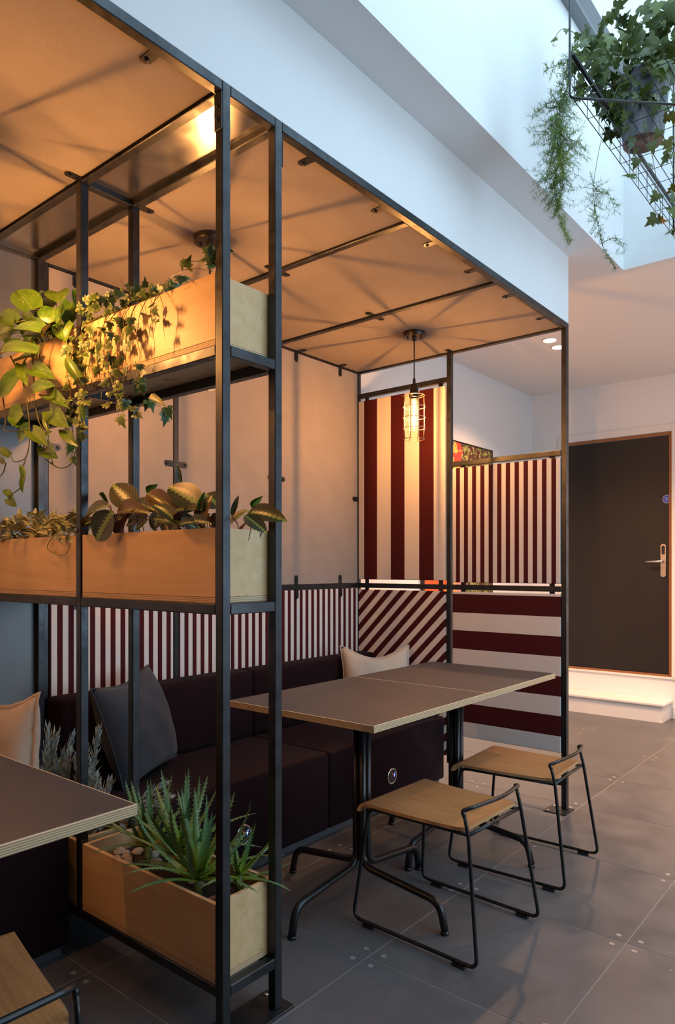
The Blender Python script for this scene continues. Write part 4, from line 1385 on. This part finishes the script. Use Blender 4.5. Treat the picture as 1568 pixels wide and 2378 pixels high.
def aloe(label, x, y, z, nl, L0, L1, tilt=0.0, lean=(0, 0)):
    t = thing('aloe', label, 'plant', (x, y, z), group='spiny aloes in the low planter')
    for k in range(nl):
        f = k / (nl - 1)                       # inner to outer
        az = k * 2.39996 + rnd.uniform(-.25, .25)
        el = math.radians(max(12, 80 - 70 * f ** .62 + rnd.uniform(-10, 10)))
        if math.sin(az) < -.2: el = max(el, math.radians(24))
        L = L0 + (L1 - L0) * (1 - abs(.45 - f)) * rnd.uniform(.82, 1.1)
        proto = ALOE[1] if (f > .62 and rnd.random() < .55) else ALOE[0] if f < .4 else rnd.choice(ALOE[:3])
        c = bpy.data.objects.new('leaf', proto.data)
        link(c, t)
        d = Vector((math.cos(az) * math.cos(el) + lean[0], math.sin(az) * math.cos(el) + lean[1], math.sin(el))).normalized()
        side = Vector((-math.sin(az), math.cos(az), 0))
        xv = side - d * side.dot(d); xv.normalize()
        zv = xv.cross(d)
        c.rotation_euler = Matrix((xv, d, zv)).transposed().to_euler()
        c.location = Vector((math.cos(az), math.sin(az), 0)) * .006 * f + Vector((0, 0, .018 * (1 - f)))
        c.scale = (L * 1.0, L, L)
    g = Geo(); g.tube([(0, 0, -.06), (0, 0, .02)], .012, 8)
    g.build('stem', M['pale_stem'], t)
    return t
aloe('largest spiny aloe, front of the low planter, yellow green heart', -.195, 1.272, .348, 24, .19, .27)
aloe('spiny aloe in the middle of the low planter behind the largest one', -.335, 1.325, .365, 21, .19, .26)
aloe('spiny aloe at the left end of the low planter near the table corner', -.490, 1.318, .352, 19, .16, .22)
aloe('small spiny aloe at the right end of the low planter between the aisle posts', -.105, 1.345, .350, 12, .13, .17, lean=(.45, .0))
# pebbles and a clay liner on the compost
plain('pebble', (.46, .42, .36), .6, var=.25, vscale=9)
pb = None
for k in range(22):
    x = rnd.uniform(-.64, -.44) if k < 13 else rnd.uniform(-.42, -.05)
    y = rnd.uniform(1.215, 1.385)
    s = rnd.uniform(.010, .019)
    if pb is None:
        bm = bmesh.new(); bmesh.ops.create_icosphere(bm, subdivisions=2, radius=1.0)
        for v in bm.verts: v.co *= 1 + .12 * math.sin(v.co.x * 3.1 + v.co.y * 2.3)
        pb = bm_obj('pebble', bm, M['pebble'], None, smooth=True)
        o = pb
    else:
        o = pb.copy(); C.objects.link(o)
    tag(o, 'smooth pale pebble lying on the compost among the aloes', 'pebble', 'pebbles in the aloe planter')
    o.location = (x, y, .300 + s * .55); o.scale = (s * 1.3, s, s * .7); o.rotation_euler = (0, 0, rnd.uniform(0, 3))
cl = thing('clay_liner', 'small square clay pot sunk at the right end of the aloe planter', 'pot', (-.085, 1.27, .295))
for a in ((-.036, .036, -.036, -.031), (-.036, .036, .031, .036), (-.036, -.031, -.031, .031), (.031, .036, -.031, .031)):
    box('pot_wall', a[0], a[1], a[2], a[3], 0.0, .034, M['terracotta'], cl, .001, local=True)
bm = box_bm(.060, .060, .024)
o = bm_obj('gravel', bm, M['soil'], cl, (0, 0, .013))
gp = None
for k in range(16):
    if gp is None:
        bm = bmesh.new(); bmesh.ops.create_icosphere(bm, subdivisions=1, radius=1.0)
        gp = bm_obj('bark_chip', bm, M['door_lining'], cl); o = gp
    else:
        o = gp.copy(); C.objects.link(o); o.parent = cl
    o.location = (rnd.uniform(-.026, .026), rnd.uniform(-.026, .026), .026); o.scale = (.008, .004, .003); o.rotation_euler = (rnd.uniform(-.4, .4), rnd.uniform(-.4, .4), rnd.uniform(0, 3))

# ================================================================ hanging wire tray with pot, ivy and fern
tr = thing('wire_tray', 'hanging black wire mesh tray in the light well', 'tray', (.62, 3.05, 2.85))
TX0, TX1, TY0, TY1, TZ = .437, .80, 2.40, 3.80, 2.85
o = origin_of(tr)
def wire(pts, r, name, n=5):
    g = Geo(); g.tube([Vector(p) - o for p in pts], r, n); return g.build(name, M['black_metal'], tr)
k = 0
y = TY0 + .024
while y < TY1:
    wire([(TX0, y, TZ + .125), (TX0, y, TZ), (TX1, y, TZ), (TX1, y, TZ + .125)], .0016, 'mesh_wire'); y += .061 * 2
y = TY0 + .024 + .061
x = TX0
while x < TX1 + .01:
    wire([(x, TY0, TZ + .002), (x, TY1, TZ + .002)], .0016, 'mesh_wire'); x += .0605
for z in (TZ + .042, TZ + .084, TZ + .125):
    for x in (TX0, TX1): wire([(x, TY0, z), (x, TY1, z)], .0016, 'mesh_wire')
wire([(.446, 2.38, TZ + .136), (.446, TY1, TZ + .136)], .0085, 'support_bar', 8)
wire(fillet([(.442, 2.365, WZ), (.442, 2.365, 2.832), (.76, 2.68, 2.832)], .015, 4), .0042, 'hanger_rod', 8)
wire([(.442, 3.70, WZ), (.442, 3.70, TZ)], .0042, 'hanger_rod', 8)
wire([(.795, 3.70, WZ), (.795, 3.70, TZ)], .0042, 'hanger_rod', 8)
# pot
n = N('galvanised_metal', .38, .75)
v = n.coord()
n.color(n.ramp(n.noise(v, 14, 4), [(.3, (.10, .105, .115)), (.7, (.17, .175, .19))]))
M['galvanised'] = n.m
hp_ = thing('metal_pot', 'tapered galvanised metal pot standing in the hanging wire tray', 'pot', (.545, 2.84, TZ + .0045))
g = Geo(); g.lathe([(.066, 0), (.072, .003), (.076, .03), (.096, .235), (.0985, .238), (.0985, .246), (.094, .246), (.090, .225)], 36)
sharp_smooth(g.build('pot_body', M['galvanised'], hp_), 40)
g = Geo(); g.lathe([(.089, .222), (.086, .228)], 24); g.build('soil', M['soil'], hp_)
# ivy
ih = thing('hanging_ivy', 'dense green ivy tumbling out of the hanging metal pot', 'plant', (.545, 2.84, 3.08))
rnd = random.Random(13)
IVF = Vector((.45, -.6, -.15))
def strand(pts, step, s0, s1, r=.0016, jitter=.012, mat='vine_stem', dens=1):
    sm = vine(ih, pts, r, M[mat])
    acc = 0
    for a, b in zip(sm, sm[1:]):
        acc += (b - a).length
        if acc > step:
            acc = 0
            for _ in range(dens):
                ivy_at(ih, P_IVY, b + Vector((rnd.uniform(-jitter, jitter), rnd.uniform(-jitter, jitter), rnd.uniform(-jitter, jitter))), rnd.uniform(s0, s1), IVF, .7, .45)
# dense crown above and in front of the pot
for k in range(150):
    a = rnd.uniform(0, 2 * PI); rr = .21 * math.sqrt(rnd.random())
    x = .53 + rr * math.cos(a) * 1.05; y = 2.76 + rr * math.sin(a) * .9; z = 3.10 + rnd.uniform(0, .27) * (1 - .4 * rr / .2)
    ivy_at(ih, P_IVY, (x, y, z), rnd.uniform(.045, .075), IVF, .6, .5)
for k in range(68):
    a = rnd.uniform(PI * .85, PI * 1.85)
    x = .545 + .115 * math.cos(a) + rnd.uniform(-.02, .03); y = 2.84 + .115 * math.sin(a); z = rnd.uniform(2.92, 3.10)
    ivy_at(ih, P_IVY, (x, y, z), rnd.uniform(.035, .06), IVF, .5, .6)
for k in range(30):
    ivy_at(ih, P_IVY, (rnd.uniform(.62, .78), rnd.uniform(2.62, 2.85), rnd.uniform(2.98, 3.32)), rnd.uniform(.045, .07), IVF, .6, .5)
strand([(.53, 2.76, 3.08), (.512, 2.72, 2.95), (.531, 2.72, 2.86), (.551, 2.72, 2.77), (.556, 2.72, 2.65)], .034, .035, .055, dens=1)
strand([(.56, 2.75, 3.08), (.58, 2.72, 2.90), (.604, 2.72, 2.776), (.627, 2.72, 2.634), (.641, 2.72, 2.519), (.619, 2.72, 2.471)], .075, .035, .055)
strand([(.62, 2.76, 3.1), (.63, 2.72, 2.9), (.656, 2.72, 2.764), (.678, 2.72, 2.678), (.70, 2.72, 2.55), (.685, 2.72, 2.42)], .034, .04, .06)
strand([(.60, 2.76, 3.1), (.66, 2.70, 3.0), (.70, 2.70, 2.85), (.69, 2.70, 2.70)], .035, .04, .06)
strand([(.45, 2.74, 3.15), (.34, 2.72, 3.30), (.27, 2.72, 3.36), (.235, 2.72, 3.315), (.25, 2.72, 3.305)], .06, .03, .045)
strand([(.45, 2.74, 3.12), (.36, 2.70, 3.22), (.31, 2.70, 3.20)], .03, .04, .055, dens=2)
put_leaf(P_IVY[0], ih, (.630, 2.715, 2.50), (.585, 2.71, 2.475), .060, (.5, -.7, .2))
# asparagus fern
af = thing('asparagus_fern', 'feathery asparagus fern hanging in long wisps from the tray', 'plant', (.50, 2.80, 3.08))
rnd = random.Random(3)
def wisp(pts, spread, dens, start=0.0, needle=.023):
    sm = vine(af, pts, .0012, M['fern_needle'], 'frond_stem', 4, .6)
    oo = origin_of(af)
    g = Geo()
    tot = len(sm)
    for i, (a, b) in enumerate(zip(sm, sm[1:])):
        t = i / tot
        if t < start: continue
        nb = max(1, int((b - a).length * dens))
        for _ in range(nb):
            p = a.lerp(b, rnd.random())
            w = spread * (.55 + .45 * math.sin(t * 11 + 1.3)) * (1.0 if t < .8 else 1 - .6 * (t - .8) / .2)
            d = Vector((rnd.uniform(-1, 1), rnd.uniform(-.7, .7), rnd.uniform(-.75, .45))).normalized()
            L = w * rnd.uniform(.35, 1.0)
            q = p + d * L + Vector((0, 0, -.15 * L))
            s = d.orthogonal().normalized() * .0005
            g.add([p - oo - s, p - oo + s, q - oo], [(0, 1, 2)])
            m = max(6, int(L / .0024))
            for k in range(m):
                f = (k + .5) / m
                c = p.lerp(q, f)
                nd = (d * .75 + Vector((rnd.uniform(-1, 1), rnd.uniform(-1, 1), rnd.uniform(-1, 1)))).normalized()
                e = c + nd * needle * rnd.uniform(.6, 1.1)
                s2 = nd.orthogonal().normalized() * .0008
                g.add([c - oo - s2, c - oo + s2, e - oo], [(0, 1, 2)])
    fo = g.build('frond_needles', M['fern_needle'], af)
    fo['kind'] = 'stuff'
wisp([(.50, 2.80, 3.08), (.47, 2.60, 3.14), (.453, 2.42, 3.053), (.412, 2.42, 2.989), (.384, 2.42, 2.85), (.387, 2.42, 2.696), (.365, 2.42, 2.582), (.384, 2.42, 2.469), (.423, 2.42, 2.359)], .125, 520, .22)
wisp([(.51, 2.80, 3.08), (.46, 2.6, 3.1), (.43, 2.45, 3.0), (.40, 2.43, 2.90), (.36, 2.42, 2.78), (.40, 2.42, 2.62), (.375, 2.42, 2.50)], .115, 400, .25)
wisp([(.50, 2.76, 3.08), (.46, 2.55, 3.05), (.40, 2.42, 3.0), (.324, 2.42, 3.005)], .05, 260, .35)
wisp([(.47, 2.6, 3.0), (.40, 2.44, 2.90), (.353, 2.42, 2.885), (.275, 2.42, 2.862)], .05, 260, .35)
wisp([(.39, 2.42, 2.75), (.42, 2.42, 2.725), (.452, 2.42, 2.70), (.48, 2.42, 2.66)], .04, 240, .1)
wisp([(.52, 2.80, 3.08), (.515, 2.66, 3.0), (.505, 2.62, 2.932), (.47, 2.62, 2.836), (.443, 2.62, 2.711), (.432, 2.62, 2.627), (.443, 2.62, 2.528), (.467, 2.62, 2.409), (.513, 2.62, 2.309)], .075, 230, .55)
wisp([(.435, 2.62, 2.62), (.49, 2.62, 2.59), (.51, 2.62, 2.52)], .045, 190, .1)
wisp([(.46, 2.62, 2.42), (.52, 2.62, 2.42), (.545, 2.62, 2.36)], .045, 190, .1)
wisp([(.60, 2.90, 3.1), (.68, 2.80, 3.12), (.74, 2.78, 3.02)], .06, 220, .2)
